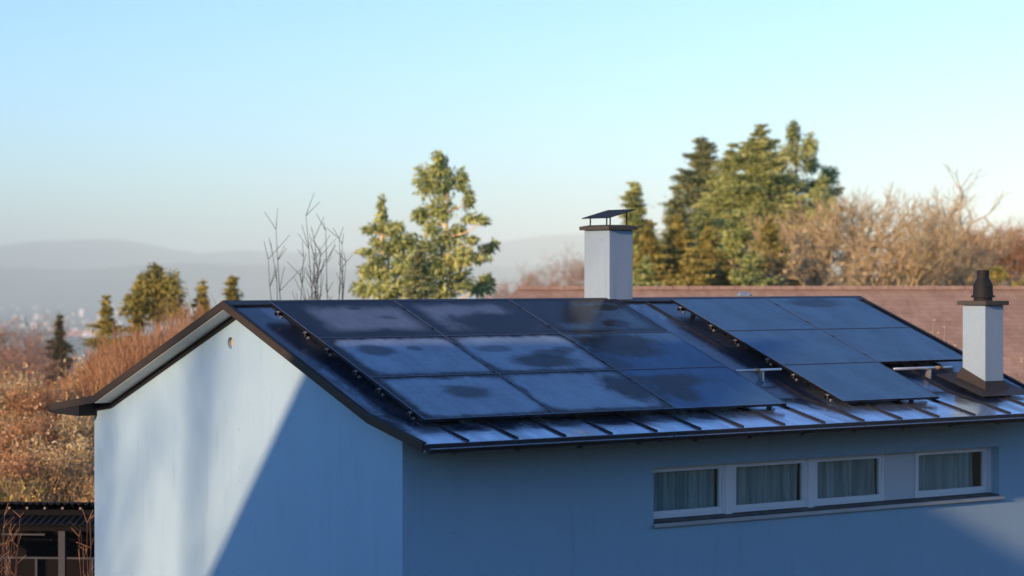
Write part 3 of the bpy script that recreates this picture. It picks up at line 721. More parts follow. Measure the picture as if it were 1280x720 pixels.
# --- tall conifers right of the ridge chimney
GR = 'conifers behind the tiled roof'
for (px, yt, Y, wpx, seed, mat, lab, kw) in (
    (793, 226, 108, 66, 11, 'olive', 'slender spruce rising just right of the ridge chimney', dict(drop=.2, gaps=3, pw=.68)),
    (878, 170, 118, 104, 12, 'blue', 'blue-green spruce, left one of the tall group', dict(drop=.08, pw=.72)),
    (914, 178, 112, 90, 13, 'olive', 'olive spruce between the blue-green one and the tallest', dict(drop=.10, pw=.64)),
    (950, 154, 110, 118, 14, 'olive', 'tallest spruce, broad and olive, in the middle of the group', dict(drop=.10, pw=.66, gaps=3)),
    (998, 159, 114, 120, 15, 'blue', 'tall open spruce with gaps at the right of the group', dict(drop=.2, gaps=7, pw=.55)),
    (1028, 222, 108, 74, 16, 'olive', 'lopsided low conifer at the right foot of the group', dict(drop=.3, gaps=5, pw=.4)),
    (845, 232, 106, 66, 17, 'blue', 'short dark spruce in front left of the group', dict(drop=.15))):
    b, h = plant_at(px, yt, Y)
    if seed == 15: clump_tree(b, px, Y, [(992,166,8,12),(1013,182,8,13),(990,192,15,13),(1013,206,10,10),(1035,220,10,10),(981,229,19,15),(1013,233,13,8),(1040,239,11,5),(990,256,17,10),(1026,256,14,7),(975,205,8,10),(1003,270,16,10),(980,284,18,12),(1010,300,16,12),(1046,262,7,4)], seed, lab, 'olive', GR, bark='brown', tuft=.29); continue
    if seed == 16: clump_tree(b, px, Y, [(1028,228,7,8),(1022,244,10,8),(1037,252,9,6),(1026,268,14,8),(1044,276,9,6),(1022,290,14,10),(1040,300,12,9)], seed, lab, 'olive', GR, bark='pale', tuft=.28); continue
    conifer(b, h, wpx*.5*Y/2900*1.6, seed, lab, mat, GR, **kw)
for (px, yt, Y, wpx, seed, mat, lab) in (
    (812, 276, 100, 60, 31, 'yellow', 'yellow-green bushy conifer beside the ridge chimney'), (848, 268, 101, 60, 32, 'yellow', 'yellow-green bushy conifer below the short dark spruce'),
    (884, 282, 99, 66, 33, 'yellow', 'low yellow-green bushy conifer under the blue-green spruce'), (922, 262, 102, 76, 34, 'olive', 'olive bushy conifer under the tallest spruce, left side'),
    (962, 272, 100, 72, 35, 'yellow', 'yellow-green bushy conifer under the tallest spruce, right side'), (868, 310, 97, 60, 36, 'yellow', 'lowest yellow-green bush at the roof edge left of the group'),
    (940, 312, 97, 64, 37, 'olive', 'lowest olive bush at the roof edge under the tallest spruce'), (806, 318, 96, 50, 38, 'olive', 'lowest olive bush at the roof edge beside the chimney')):
    b, h = plant_at(px, yt, Y); conifer(b, h, wpx*.5*Y/2900*1.35, seed, lab, mat, 'bushy conifers at the roof edge', drop=.08, pw=.42, tuft=.30, droop=.15, z0=.03, name='conifer_shrub')
# --- two conifers left of the ridge chimney
b, h = plant_at(480, 250, 80)
clump_tree(b, 480, 80, [(478,255,4,9),(477,270,6,8),(468,286,13,6),(487,286,10,9),(456,315,9,4),(472,304,10,6),(488,311,17,11),(506,302,13,10),(462,338,14,8),(486,340,20,12),(513,328,15,12),(456,361,15,9),(486,364,24,11),(513,358,17,12),(470,325,8,6),(500,285,5,6)], 41, 'open pyramid conifer left of the tall ragged one', 'olive', 'conifers behind the ridge')
b, h = plant_at(556, 192, 80)
clump_tree(b, 556, 80, [(549,199,7,9),(551,212,11,10),(530,226,11,16),(552,229,14,16),(576,226,9,12),(528,268,12,10),(552,262,13,14),(586,250,7,12),(592,274,13,6),(606,277,6,4),(574,290,9,7),(556,297,15,11),(532,308,16,10),(546,331,20,14),(576,320,14,13),(598,323,13,6),(609,312,9,6),(618,305,6,4),(572,348,17,12),(599,361,15,8),(608,350,8,8),(530,348,18,13),(552,364,20,9),(540,285,8,8),(590,300,7,5)], 62, 'tall ragged conifer with gaps standing alone behind the ridge', 'olive', 'conifers behind the ridge')
b, h = plant_at(524, 306, 77); conifer(b, h, 30*77/2900, 43, 'low dark conifer in the gap between the two behind the ridge', 'blue', 'conifers behind the ridge', drop=.12, pw=.5, tuft=.28)
# --- conifers over the thicket at the left
for (px, yt, wpx, seed, lab, kw) in ((197, 333, 74, 51, 'broadest yellow-green conifer over the thicket', dict(pw=.5, drop=.05)), (133, 368, 46, 52, 'conifer at the left end of the row over the thicket', dict(drop=.2)),
    (253, 349, 34, 53, 'narrow conifer left of the gable peak', dict(drop=.1, pw=.55)), (290, 344, 42, 54, 'narrow conifer directly behind the gable peak', dict(drop=.1, pw=.6)), (170, 372, 40, 55, 'low conifer beside the broadest over the thicket', dict(drop=.15))):
    b, h = plant_at(px, yt, 88)
    if seed == 51: clump_tree(b, px, 88, [(194,338,7,8),(186,352,11,13),(200,355,13,13),(215,354,9,12),(173,360,7,9),(175,373,13,11),(195,373,17,14),(217,370,12,12),(163,376,6,6),(170,388,14,9),(196,392,20,10),(222,388,13,9)], seed, lab, 'yellow', 'conifers over the thicket', bark='brown', tuft=.25); continue
    conifer(b, h, wpx*.5*88/2900*1.5, seed, lab, 'yellow', 'conifers over the thicket', tuft=.26, **kw)
b, h = plant_at(75, 393, 104); conifer(b, h, .45, 57, 'small dark conifer alone against the plain', 'dark', None, tuft=.28, pw=.35, drop=.2)

# --- bare trees at the right
BG = 'bare trees behind the tiled roof'
for (px, yt, Y, seed, lab, kw) in (
    (1010, 262, 104, 71, 'crooked bare tree under the conifers', dict(spread=.8, stems=2)),
    (1062, 236, 105, 72, 'bare tree with two crossing pale stems', dict(spread=.7, stems=2)),
    (1112, 204, 107, 73, 'tallest bare tree with a forked pale trunk', dict(spread=.62, stems=2)),
    (1088, 226, 110, 74, 'bare tree close behind the tallest one', dict(spread=.6)),
    (1150, 228, 112, 75, 'bare tree right of the tallest one', dict(spread=.65)),
    (1170, 268, 104, 76, 'low bushy bare tree before the far wood', dict(spread=.8, stems=3)),
    (1044, 254, 102, 77, 'low twiggy bare tree at the roof edge', dict(spread=.85, stems=3, leafy=700)),
    (1078, 238, 103, 79, 'bare tree in front of the two crossing stems', dict(spread=.6, stems=2)),
    (985, 290, 98, 78, 'low twiggy bare shrub tree under the tallest spruce', dict(spread=.9, stems=3, leafy=500))):
    if seed < 76: kw = dict(kw, levels=6, kids=(2, 2) if seed == 73 else (2, 3), first=.24, spread=.55, upright=.5)
    b, h = plant_at(px, yt, Y); bare_tree(b, h, seed, lab, 'pale', 'tan', BG, r0=.036*h, **kw)
k = 0
for (px, yt, lab) in ((1188, 274, 'russet bare tree at the left end of the far wood'), (1210, 264, 'russet bare tree left of the gap over the eave chimney'), (1232, 266, 'russet bare tree straight above the eave chimney'), (1256, 262, 'russet bare tree right of the eave chimney'), (1280, 265, 'russet bare tree cut by the photo edge'), (1222, 284, 'lower russet tree above the eave chimney'), (1268, 282, 'lower russet tree right of the eave chimney'), (1140, 282, 'lower russet tree behind the tallest bare tree')):
    b, h = plant_at(px, yt, 135+5*(k % 3)); bare_tree(b, h, 90+k, lab, 'grey', 'russet', 'bare trees of the far wood', spread=.6, stems=2, leafy=500, r0=.016*h, levels=5, first=.25, kids=(3, 4)); k += 1
for (px, yt, wpx, seed, lab) in ((1214, 330, 44, 1, 'round green bush left of the pot chimney'), (1250, 320, 48, 2, 'round green bush right of the pot chimney'), (1140, 345, 40, 3, 'low green bush under the tallest bare tree'), (1278, 336, 30, 4, 'green bush at the photo edge')):
    b, h = plant_at(px, yt, 101); bush(b, wpx*.5*101/2900, h, 300+seed, lab, 'yellow', 'green bushes at the roof edge')
for (px, yt, seed, lab) in ((690, 317, 1, 'hazy pink-brown bare tree, round, left of the ridge chimney'), (722, 300, 2, 'hazy pink-brown bare tree half behind the ridge chimney'), (648, 326, 3, 'thin hazy bare tree at the left end of the tiled roof'), (664, 338, 4, 'smallest hazy bare tree over the tiled roof')):
    b, h = plant_at(px, yt, 230); bare_tree(b, h, 400+seed, lab, 'grey', 'mauve', 'hazy bare trees in the gap', spread=.75, leafy=1500, r0=.02*h, levels=5, kids=(3, 4), first=.25)
# --- bare shoots rising behind the ridge
for (px, yt, n, wid, seed, lab) in ((366, 283, 8, 38, 1, 'clump of thin bare shoots, shorter, behind the ridge'), (412, 266, 8, 36, 2, 'clump of thin bare shoots, taller, behind the ridge')):
    Y = 50; b, h = plant_at(px, yt, Y); root = empty('bare_sapling', b, 0, label=lab, cat='sapling', group='bare saplings behind the ridge'); rs = np.random.RandomState(500+seed)
    st, tw_ = [], []
    for k in range(n):
        f = rs.uniform(-1, 1); x1 = f*wid*Y/2900; hh = h*(1-.10*abs(f)-rs.uniform(0, .11)) if k else h*.99
        q = np.array([x1*.25, rs.uniform(-.15, .15), 0]); m_ = 9
        for i in range(m_):
            e = np.array([x1*(.25+.75*((i+1)/m_)**1.4), q[1], hh*(i+1)/m_])+rs.normal(size=3)*np.array([.02, .03, 0])
            st.append((q, e, .017*(1-i/m_)+.006, .017*(1-(i+1)/m_)+.005))
            if i > 3:
                for _ in range(2):
                    d = np.array([rs.normal()*.5, rs.normal()*.5, 1.1]); tw_.append((e, e+d*rs.uniform(.12, .5), .008, .005))
            q = e
    v, f = prisms(st, 5); link('stem', arr_mesh('stem', v, f), BARK['dark'], root)
    v, f = prisms(tw_, 3); link('twigs', arr_mesh('twigs', v, f, np.full(len(f), .5)), TWIG['dark'], root)

# --- brush on the bank at the left: nobody could count it
def strands(n, region, hfun, rs, lean=.18, thick=.012, k=3, side=2):
    x, y = region(n); g = ground(x, y); h = hfun(x, y)*rs.uniform(.55, .97, n)
    p = np.stack([x, y, g-.1], 1); segs_a, segs_b, rr, tn = [], [], [], []
    ld = rs.normal(size=(n, 3))*lean; ld[:, 2] = 1; ld /= np.linalg.norm(ld, axis=1)[:, None]
    tone = np.clip(.5+.22*np.sin(x*1.7+y*.9+2)*np.sin(y*1.3-x*.6)+rs.normal(size=n)*.2, 0, 1)
    q = p
    S0, S1, R0, R1, TN = [], [], [], [], []
    for i in range(k):
        e = q+ld*(h/k)[:, None]+rs.normal(size=(n, 3))*(.05*h/k)[:, None]
        S0.append(q); S1.append(e); R0.append(thick*(1-.8*i/k)*np.ones(n)); R1.append(thick*(1-.8*(i+1)/k)*np.ones(n)); TN.append(tone)
        for _ in range(side if i else 0):
            d = ld+rs.normal(size=(n, 3))*.38; d[:, 2] = np.abs(d[:, 2]); f = rs.uniform(0, 1, (n, 1)); s0 = q+(e-q)*f
            S0.append(s0); S1.append(s0+d*(h*rs.uniform(.10, .26, n))[:, None]); R0.append(thick*.45*np.ones(n)); R1.append(thick*.2*np.ones(n)); TN.append(np.clip(tone+rs.normal(size=n)*.1, 0, 1))
        q = e
    cat = np.concatenate
    segs = list(zip(cat(S0), cat(S1), cat(R0), cat(R1))); v, f = prisms(segs, 3)
    return v, f, np.tile(cat(TN), 3), q
rs = np.random.RandomState(77)
def reg(x0, x1, y0, y1):
    return lambda n: (rs.uniform(x0, x1, n), rs.uniform(y0, y1, n))
def reg_px(p0, p1, y0, y1):
    def f(n):
        y = rs.uniform(y0, y1, n); return (rs.uniform(p0, p1, n)-640)/2900*y, y
    return f
# tall russet saplings along the crest, growing taller towards the house
def crest_h(x, y):
    pxx = 640+2900*x/y
    ytop = np.interp(pxx, [-60, 40, 90, 125, 160, 200, 240, 300, 420], [505, 480, 462, 425, 402, 386, 380, 382, 385])
    return np.maximum(ZC-(ytop-HZ)/2900*y-ground(x, y), .6)*(.86+.13*np.sin(x*2.1+y*.7)+.11*np.sin(x*5.3-y*1.9+1))
v, f, tn, tips = strands(4600, reg_px(-60, 285, 57, 68), crest_h, rs, .12, .020)
o = link('sapling_thicket', arr_mesh('sapling_thicket', v, f, tn), TWIG['russet']); tag(o, 'russet thicket of thin bare saplings along the bank behind the house', 'thicket', kind='stuff')
# golden dry brush on the face of the bank
v1, f1, t1, tips = strands(7000, reg(-16, -4, 47.5, 61), lambda x, y: .72+.42*np.sin(x*1.9+y*.4)*np.cos(y*1.1)+.3*sst(y, 50, 58), rs, .35, .011, side=2)
nl = 90000; idx = rs.randint(0, len(tips), nl); hh = rs.uniform(0, 1, nl)
cen = tips[idx]+rs.normal(size=(nl, 3))*np.array([.2, .2, .12]); cen[:, 2] -= hh*.6
cl = np.sin(cen[:, 0]*2.3+1)*np.sin(cen[:, 1]*1.7)*.5+np.sin(cen[:, 0]*5.1+cen[:, 1]*3.3)*.3
v2, f2 = quads(cen, rs.uniform(.05, .17, nl)*rs.uniform(.6, 1, nl), .42, rs, -.8); t2 = np.clip(.5+cl*.35+rs.normal(size=nl)*.2, 0, 1)
MATB = m_leaf('dry_gold_leaves', [(0, (.20, .12, .045)), (.35, (.38, .235, .09)), (.7, (.52, .33, .14)), (1, (.70, .50, .25))], .2)
tag(link('dry_brush', arr_mesh('dry_brush', v1, f1, t1), TWIG['tan']), 'golden dry brush covering the bank', 'brush', kind='stuff')
tag(link('dry_leaves', arr_mesh('dry_leaves', v2, f2, t2), MATB), 'curled golden leaves of the dry brush', 'brush', kind='stuff')
for k, (px, yt, Y) in enumerate(((18, 462, 57), (58, 474, 56), (96, 492, 54), (34, 512, 53), (84, 540, 51.5), (12, 560, 50), (112, 450, 60), (150, 432, 61))):
    b, h = plant_at(px, yt, Y); bare_tree(b, h, 900+k, ('upright bare shrub at the far left of the bank, highest up', 'bare shrub on the upper bank left of the roof corner', 'bare shrub just left of the roof corner', 'bare shrub in the middle of the golden bank', 'low bare shrub right under the roof corner', 'lowest bare shrub at the left foot of the bank', 'bare shrub above the roof corner before the thicket', 'bare shrub before the thicket, right of the one above the roof corner')[k], 'pale', ('tan', 'russet')[k % 2], 'bare shrubs on the bank', spread=.5, stems=6, levels=4, leafy=900, lsz=.13, r0=.03, first=.3, cat='shrub', name='bare_shrub', upright=.8)
# green weeds at the foot
nl = 2500; x = rs.uniform(-12, -4, nl); y = rs.uniform(47, 50, nl); cen = np.stack([x, y, ground(x, y)+rs.uniform(0, .55, nl)*(np.sin(x*2.2) > -.2)], 1)
v2, f2 = quads(cen, rs.uniform(.07, .2, nl), .4, rs, -.6); tag(link('weeds', arr_mesh('weeds', v2, f2, rs.uniform(0, 1, nl)), NEEDLE['yellow']), 'green weeds at the foot of the dry bank', 'weeds', kind='stuff')
# grey-brown bare trees beyond the bank at the far left
for (px, yt, Y, seed, lab) in ((22, 388, 120, 1, 'rounded grey-brown bare tree beyond the bank at the left'), (-25, 400, 120, 2, 'grey-brown bare tree cut by the photo edge'), (52, 412, 110, 3, 'low grey-brown bare tree next to the small dark conifer'), (98, 452, 96, 4, 'low bare shrub tree below the small dark conifer'), (10, 430, 104, 5, 'low grey-brown bare tree in front of the rounded one')):
    b, h = plant_at(px, yt, Y); bare_tree(b, h, 600+seed, lab, 'grey', 'mauve', 'bare trees beyond the bank', spread=.8, leafy=2500, lsz=.2, stems=3, kids=(3, 4), levels=5, first=.25, r0=.015*h)
# undergrowth at the right behind the tiled roof
n = 22000; x = rs.uniform(8, 36, n); y = rs.uniform(104, 130, n); cen = np.stack([x, y, ground(x, y)+rs.uniform(0, 1, n)**1.6*(3.2+1.2*np.sin(x*.9)*np.cos(y*.5))], 1)
tn = np.clip(.5+.35*np.sin(cen[:, 0]*1.1+cen[:, 2])*np.sin(cen[:, 1]*.8)+rs.normal(size=n)*.2, 0, 1)
v2, f2 = quads(cen, rs.uniform(.2, .5, n), .35, rs, -.3); tag(link('undergrowth', arr_mesh('undergrowth', v2, f2, tn), TWIG['tan']), 'tan undergrowth between the bare trees', 'undergrowth', kind='stuff')
# dry shrub at the right edge, in front of the tiled roof
b, h = plant_at(1276, 392, 46); bare_tree(b, h, 701, 'dry golden shrub right of the eave chimney', 'pale', 'tan', None, spread=.55, stems=6, levels=4, leafy=2600, lsz=.07, r0=.02, first=.3, cat='shrub', name='dry_shrub', upright=.8)

# ------------------------------------------------------------------ NEIGHBOUR WITH THE TILED ROOF
t = NT('old_clay_tiles'); c = t.coord()
wv = t.n('ShaderNodeTexWave', dict(wave_type='BANDS', bands_direction='Z', wave_profile='SAW'), Vector=c, Scale=3.2, Distortion=.25, Detail=1.0).outputs['Fac']
n1 = t.noise(c, .7, 5, .6); n2 = t.noise(t.mapv(c, (5, 1, 7)), 1.0, 3)
col = t.ramp(t.math('ADD', t.math('MULTIPLY', n1, .6), t.math('MULTIPLY', n2, .4)), [(.3, (.165, .115, .088)), (.5, (.25, .18, .14)), (.7, (.35, .265, .21))])
moss = t.ss(t.noise(c, .35, 4), .56, .7)
col = t.mixc(t.math('MULTIPLY', moss, .35), col, (.20, .16, .09)); col = t.mixc(t.ss(wv, .7, 1.0, 0, .28), col, (.12, .07, .052))
M['tiles'] = t.done(t.pbr(Base_Color=col, Roughness=.85, Normal=t.bump(t.math('ADD', wv, n2), .6, .03)))
nb = empty('tiled_house', at(960, 343, 57)*1, R(2.5), label='long low house with an old pink-brown tiled hip roof behind', cat='house'); nb.location.z = 0
zr, hw, L0, L1 = 7.66, 5.2, -6.15, 16; ze = zr-hw*.62
# local: x along the ridge, y across
rx0 = L0-hw*.35
m = MB().poly([(L0, 0, zr), (L1, 0, zr), (L1, -hw, ze), (rx0-1.6, -hw, ze)]).poly([(L1, 0, zr), (L0, 0, zr), (rx0-1.6, hw, ze), (L1, hw, ze)]).poly([(L0, 0, zr), (rx0-1.6, -hw, ze), (rx0-1.6, hw, ze)]).poly([(L1, 0, zr), (L1, hw, ze), (L1, -hw, ze)])
m.poly([(rx0-1.6, -hw, ze), (L1, -hw, ze), (L1, hw, ze), (rx0-1.6, hw, ze)])
rf = m.build('roof', M['tiles'], nb)
for k in range(int((L1-L0)/.38)):
    x = L0+k*.38
    if k < 66: MB().strip([(-.13, zr-.04), (-.07, zr+.055), (.07, zr+.055), (.13, zr-.04)], x, x+.37).build('ridge_tile', M['tiles'], rf)
MB().box(rx0-1.1, L1-.5, -hw+.5, hw-.5, -.5, ze-.003).build('wall', m_plain('cream_wall', (.6, .55, .45), .9), nb)
MB().box(rx0-1.6, L1, -hw-.12, -hw-.002, ze-.1, ze+.02).build('gutter', M['gutter'], nb)

# ------------------------------------------------------------------ SHED AT THE LOWER LEFT
M['wood'] = m_plain('shade_dark_wood', (.008, .008, .010), .9, 0, .4, 6, 0, .08)  # near-black base colour carries the shade inside the shed
M['corr'] = m_plain('dark_corrugated_sheet', (.016, .015, .017), .75, 0, .35, 4, 0, .15)
M['rafter_end'] = m_plain('worn_bolt', (.25, .24, .22), .6, .3)
M['palewood'] = m_plain('grey_post', (.035, .042, .055), .8, 0, .3, 6)
Ys = 42.5; s0 = at(59, 628, Ys)
shed = empty('shed', (s0.x, s0.y, 0), R(-4), label='dark open shed with two corrugated roof edges beside the gable', cat='shed')
zr = s0.z
def corr_sheet(x0, x1, y0, y1, z0, z1, name, parent):
    n = int((x1-x0)/.022); v, f = [], []
    for i in range(n+1):
        x = x0+(x1-x0)*i/n; dz = .022*math.sin(x*2*math.pi/.13)
        v += [(x, y0, z0+dz), (x, y1, z1+dz), (x, y0, z0+dz-.012), (x, y1, z1+dz-.012)]
    for i in range(n):
        a = i*4; b_ = a+4; f += [(a, b_, b_+1, a+1), (a+2, a+3, b_+3, b_+2), (a, a+2, b_+2, b_), (a+1, b_+1, b_+3, a+3)]
    me = bpy.data.meshes.new(name); me.from_pydata(v, [], f); me.update(); return link(name, me, M['corr'], parent)
corr_sheet(-3.2, 3.0, -.12, 2.4, zr+.0, zr-.26, 'roof_sheet', shed)
corr_sheet(-3.2, 3.0, -.62, -.08, zr-.335, zr-.24, 'roof_sheet', shed)
for k in range(17):
    x = -3.0+k*.33
    rb = MB().box(x-.035, x+.035, -.06, .5, zr-.15, zr-.075).build('rafter', M['wood'], shed)
    MB().tube([(x, -.085, zr-.10), (x, -.055, zr-.10)], .020, 8).build('rafter_bolt', M['rafter_end'], rb)
MB().box(-3.15, 2.95, -.05, .02, zr-.23, zr-.135).build('fascia', M['wood'], shed)
MB().box(-3.15, 2.95, -.50, -.42, zr-.47, zr-.36).build('beam', M['wood'], shed)
for x in (-2.9, -1.3, .40, 2.2):
    MB().box(x-.06, x+.06, -.52, -.40, -.3, zr-.472).build('post', M['palewood'] if x == .40 else M['wood'], shed)
MB().box(-3.1, 2.9, 2.2, 2.3, -.3, zr-.28).build('back_wall', M['wood'], shed); MB().box(2.85, 2.95, .05, 2.2, -.3, zr-.28).build('side_wall', M['wood'], shed)
MB().box(-2.84, .33, -.485, -.44, zr-.98, zr-.945).build('rail', M['palewood'], shed)
MB().box(.47, 2.13, -.485, -.44, zr-.98, zr-.945).build('rail', M['palewood'], shed)
for x in (-1.0, -.64, -.08, .95): MB().box(x-.02, x+.02, -.48, -.445, -.3, zr-.983).build('rail_post', M['palewood'], shed)
MB().box(-.7, .1, -.56, -.53, zr-.545, zr-.515).build('lamp_batten', M['palewood'], shed)
# thin red twigs in front of the shed
for (px, yt, w_, n, seed, lab) in ((12, 628, 22, 12, 1, 'red-stemmed bare shrub left of the shed post'), (112, 622, 14, 5, 2, 'few thin bare stems beside the gable wall')):
    Y = 39; p = at(px, yt, Y); rs2 = np.random.RandomState(800+seed); g = 0.0; h = p.z
    root = empty('bare_shrub', (p.x, p.y, g), 0, label=lab, cat='shrub', group='bare shrubs before the shed'); st = []; tw_ = []
    for k in range(n):
        x1 = rs2.uniform(-1, 1)*w_*Y/2900*1.3; hh = h*rs2.uniform(.80, 1); q = np.array([x1*.3, rs2.uniform(-.2, .2), -.1])
        for i in range(8):
            e = np.array([x1*(.3+.7*((i+1)/8)**1.5)*(1+.3*(seed == 2)*(i/8)), q[1], hh*(i+1)/8])+rs2.normal(size=3)*.02; st.append((q, e, .016-.0014*i, .0146-.0014*i))
            if i > 4:
                for _ in range(2): tw_.append((e, e+np.array([rs2.normal()*.3, rs2.normal()*.3, rs2.uniform(.2, .7)])*.35, .004, .003))
            q = e
    v, f = prisms(st, 4); link('stem', arr_mesh('stem', v, f), BARK['red'], root)
    v, f = prisms(tw_, 3); link('twigs', arr_mesh('twigs', v, f, np.full(len(f), .7)), TWIG['russet'], root)

# ------------------------------------------------------------------ WHAT STANDS BEHIND THE CAMERA'S LEFT SHOULDER AND THROWS THE SHADE
sh = Vector((SUN.x, SUN.y, 0)).normalized(); E1 = Vector((0, 0, 1)).cross(sh); E2 = SUN.cross(E1).normalized()
if E2.z < 0: E2 = -E2
def e12(p): return p.dot(E1), p.dot(E2)
A_, B_, C_, D_ = HW(0, 2.62, 6.49), HW(0, 5.22, 3.56), HW(10.0, 0, 4.36), HW(11.82, 0, 3.55)
away = -sh; Q = A_.dot(away)-22.0
a_, b_, c_, d_ = map(e12, (A_, B_, C_, D_))
ml = (a_[1]-b_[1])/(a_[0]-b_[0]); mr = (d_[1]-c_[1])/(d_[0]-c_[0])
pk = (c_[1]-a_[1]+ml*a_[0]-mr*c_[0])/(ml-mr); pz = a_[1]+ml*(pk-a_[0])
zz_ = lambda e2: (e2-Q*away.dot(E2))/E2.z
left, right = b_[0]-1.2, c_[0]+5.0
prof = [(left, zz_(a_[1]+ml*(left-a_[0]))), (pk, zz_(pz)), (right, zz_(c_[1]+mr*(right-c_[0])))]
print('CASTER', prof, 'Q', Q, 'slopes', ml, mr)
blk = empty('apartment_block', (0, 0, 0), 0, label='tall rendered apartment block beside the viewpoint, outside the photo', cat='building')
def pq(e1, q, z): return tuple(E1*e1+away*q+Vector((0, 0, z)))
fp = prof+[(right-.4, prof[2][1]-.25), (pk, prof[1][1]-.25), (left+.3, prof[0][1]-.25)]
m = MB(); n = 6
for q in (Q, Q-11):
    m.v += [pq(e, q, z) for e, z in fp]
for i in range(6): m.f.append((i, (i+1) % 6, 6+(i+1) % 6, 6+i))
m.f += [(0, 1, 4, 5), (1, 2, 3, 4), (6, 11, 10, 7), (7, 10, 9, 8)]
m.build('roof', M['lead'], blk)
wp = [(left+.45, -1), (right-.6, -1), (right-.6, prof[2][1]-.3), (pk, prof[1][1]-.255), (left+.45, prof[0][1]-.2)]
m = MB()
for q in (Q-.3, Q-10.7): m.v += [pq(e, q, z) for e, z in wp]
for i in range(5): m.f.append((i, (i+1) % 5, 5+(i+1) % 5, 5+i))
m.f += [(0, 1, 2, 3, 4), (9, 8, 7, 6, 5)]
m.build('wall', m_stucco('cream_render', (.55, .50, .42)), blk)
for st in range(4):
    for k in range(4):
        e = left+1.6+k*2.5; z = 1.2+st*2.8
        if z+1.4 > prof[0][1]: continue
        m = MB(); m.v = [pq(e+i*1.1, Q-.28+j*.03, z+l*1.3) for l in (0, 1) for j in (0, 1) for i in (0, 1)]
        m.f = [(0,2,3,1),(4,5,7,6),(0,1,5,4),(2,6,7,3),(0,4,6,2),(1,3,7,5)]; m.build('window', M['winframe'], blk)
# tall bare tree up the slope whose limbs blur across the gable
def bandtree(b0, z0, b1, z1, dist, name_lab, seed, r_):
    p0 = HW(0, b0, z0)+SUN*dist; p1 = HW(0, b1, z1)+SUN*dist; d = (p1-p0).normalized()
    g = float(ground(p0.x, p0.y)); rs = np.random.RandomState(seed)
    foot = Vector((p0.x-d.x/d.z*(p0.z-g)*.4, p0.y-d.y/d.z*(p0.z-g)*.4, g-.3))
    root = empty('bare_tree', foot, 0, label=name_lab, cat='tree', group='tall trees behind the viewpoint')
    segs = [(np.zeros(3), np.array(p0-foot), r_*1.9, r_), (np.array(p0-foot), np.array(p1-foot), r_, r_*.75), (np.array(p1-foot), np.array(p1-foot+d*6), r_*.75, .03)]
    tw_ = []
    for k in range(26):
        t_ = rs.uniform(-.5, 2.4); q = np.array(p0-foot)+np.array(p1-p0)*t_; dd = rs.normal(size=3); dd[2] = abs(dd[2])+.5; dd /= np.linalg.norm(dd); L = rs.uniform(1.5, 3.6)
        segs.append((q, q+dd*L, .05, .02))
        for _ in range(3):
            s_ = q+dd*L*rs.uniform(.3, 1); e = dd+rs.normal(size=3)*.5; tw_.append((s_, s_+e*rs.uniform(.5, 1.5), .025, .008))
    v, f = prisms(segs, 7); link('trunk', arr_mesh('trunk', v, f), BARK['grey'], root)
    v, f = prisms(tw_, 3); link('crown', arr_mesh('crown', v, f, np.full(len(f), .5)), TWIG['mauve'], root)
bandtree(5.70, 4.2, 5.45, 6.3, 82, 'tall bare tree up the slope, outside the photo, nearer', 1, .13)
bandtree(8.85, 3.0, 8.7, 5.2, 86, 'tall bare tree up the slope, outside the photo, farther', 2, .15)

# unseen dark evergreens to the right, added to cut sky light on the long wall
q = HW(1, -22, 0); ev = conifer((q.x, q.y, -.2), 14, 2.6, 900, 'unseen dark evergreen of the row added to darken the long wall', 'dark', 'evergreens added to darken the long wall', drop=.03, pw=.35, tuft=.5, z0=.02, fol=40, step=.4)
for k in range(1, 7):
    c_ = dup(ev); q = HW(1+3.3*k, -22-.8*(k % 2), 0); c_.location = (q.x, q.y, -.2); c_.rotation_euler.z = k*1.3

# ------------------------------------------------------------------ AIR
HZM = NT('valley_haze')
vol = HZM.n('ShaderNodeVolumePrincipled', None, Color=(.72, .97, 1.0), Density=1.05e-4, Anisotropy=-.45)
HZM.t.links.new(vol.outputs[0], HZM.out.inputs['Volume'])
tag(MB().box(-27500, 27500, -500, 27500, -185, 420).build('haze', HZM.m), 'pale valley haze', 'haze', kind='stuff')

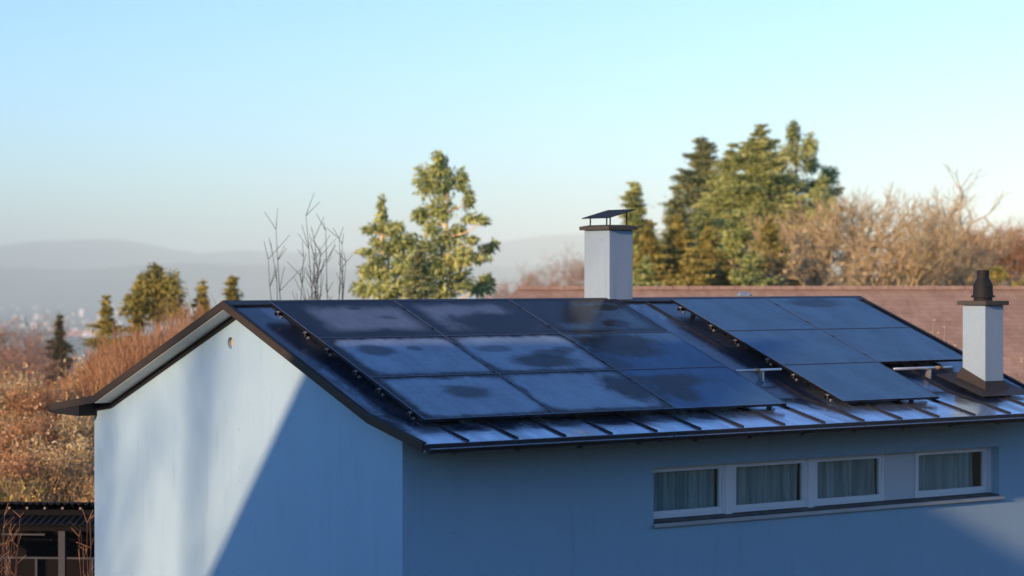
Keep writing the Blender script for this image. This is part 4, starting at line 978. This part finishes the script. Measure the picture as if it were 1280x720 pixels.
# ------------------------------------------------------------------ SKY, SUN, CAMERA
wd = bpy.data.worlds.new('World'); S.world = wd; wd.use_nodes = True; nt = wd.node_tree; nt.nodes.clear()
sky = nt.nodes.new('ShaderNodeTexSky'); sky.sky_type = 'NISHITA'; sky.sun_disc = False; sky.sun_elevation = ELEV
sky.sun_rotation = math.atan2(SUN.x, SUN.y); sky.altitude = 400; sky.air_density = 1.0; sky.dust_density = .5; sky.ozone_density = 2.0
tint = nt.nodes.new('ShaderNodeMix'); tint.data_type = 'RGBA'; tint.blend_type = 'MULTIPLY'; tint.inputs[0].default_value = 1; tint.inputs[7].default_value = (.635, .88, 1.25, 1)
bg = nt.nodes.new('ShaderNodeBackground'); bg.inputs[1].default_value = .145; wo = nt.nodes.new('ShaderNodeOutputWorld')
nt.links.new(sky.outputs[0], tint.inputs[6]); nt.links.new(tint.outputs[2], bg.inputs[0]); nt.links.new(bg.outputs[0], wo.inputs[0])
ld = bpy.data.lights.new('sun', 'SUN'); ld.energy = 5.0; ld.angle = R(.65); ld.color = (.93, .57, .32)
lo = bpy.data.objects.new('sun', ld); COL.objects.link(lo); lo.rotation_euler = SUN.to_track_quat('Z', 'Y').to_euler()
cd = bpy.data.cameras.new('camera'); cam = bpy.data.objects.new('camera', cd); COL.objects.link(cam); S.camera = cam
cd.lens = F; cd.sensor_width = 36; cd.sensor_fit = 'HORIZONTAL'; cd.clip_start = .1; cd.clip_end = 80000
cam.location = (0, 0, ZC); cam.rotation_euler = (math.pi/2-math.atan(17/2900), 0, 0)
cd.dof.use_dof = True; cd.dof.focus_distance = 33.5; cd.dof.aperture_fstop = 1.1; cd.dof.aperture_blades = 0
S.render.engine = 'CYCLES'; S.cycles.use_denoising = True
try: S.cycles.denoiser = 'OPENIMAGEDENOISE'
except Exception: pass
S.cycles.max_bounces = 8; S.cycles.diffuse_bounces = 4; S.cycles.glossy_bounces = 3; S.cycles.transparent_max_bounces = 12; S.cycles.volume_bounces = 0
S.cycles.sample_clamp_indirect = 8
S.view_settings.view_transform = 'Standard'; S.view_settings.look = 'None'; S.view_settings.exposure = .53; S.view_settings.gamma = 1
S.render.film_transparent = False
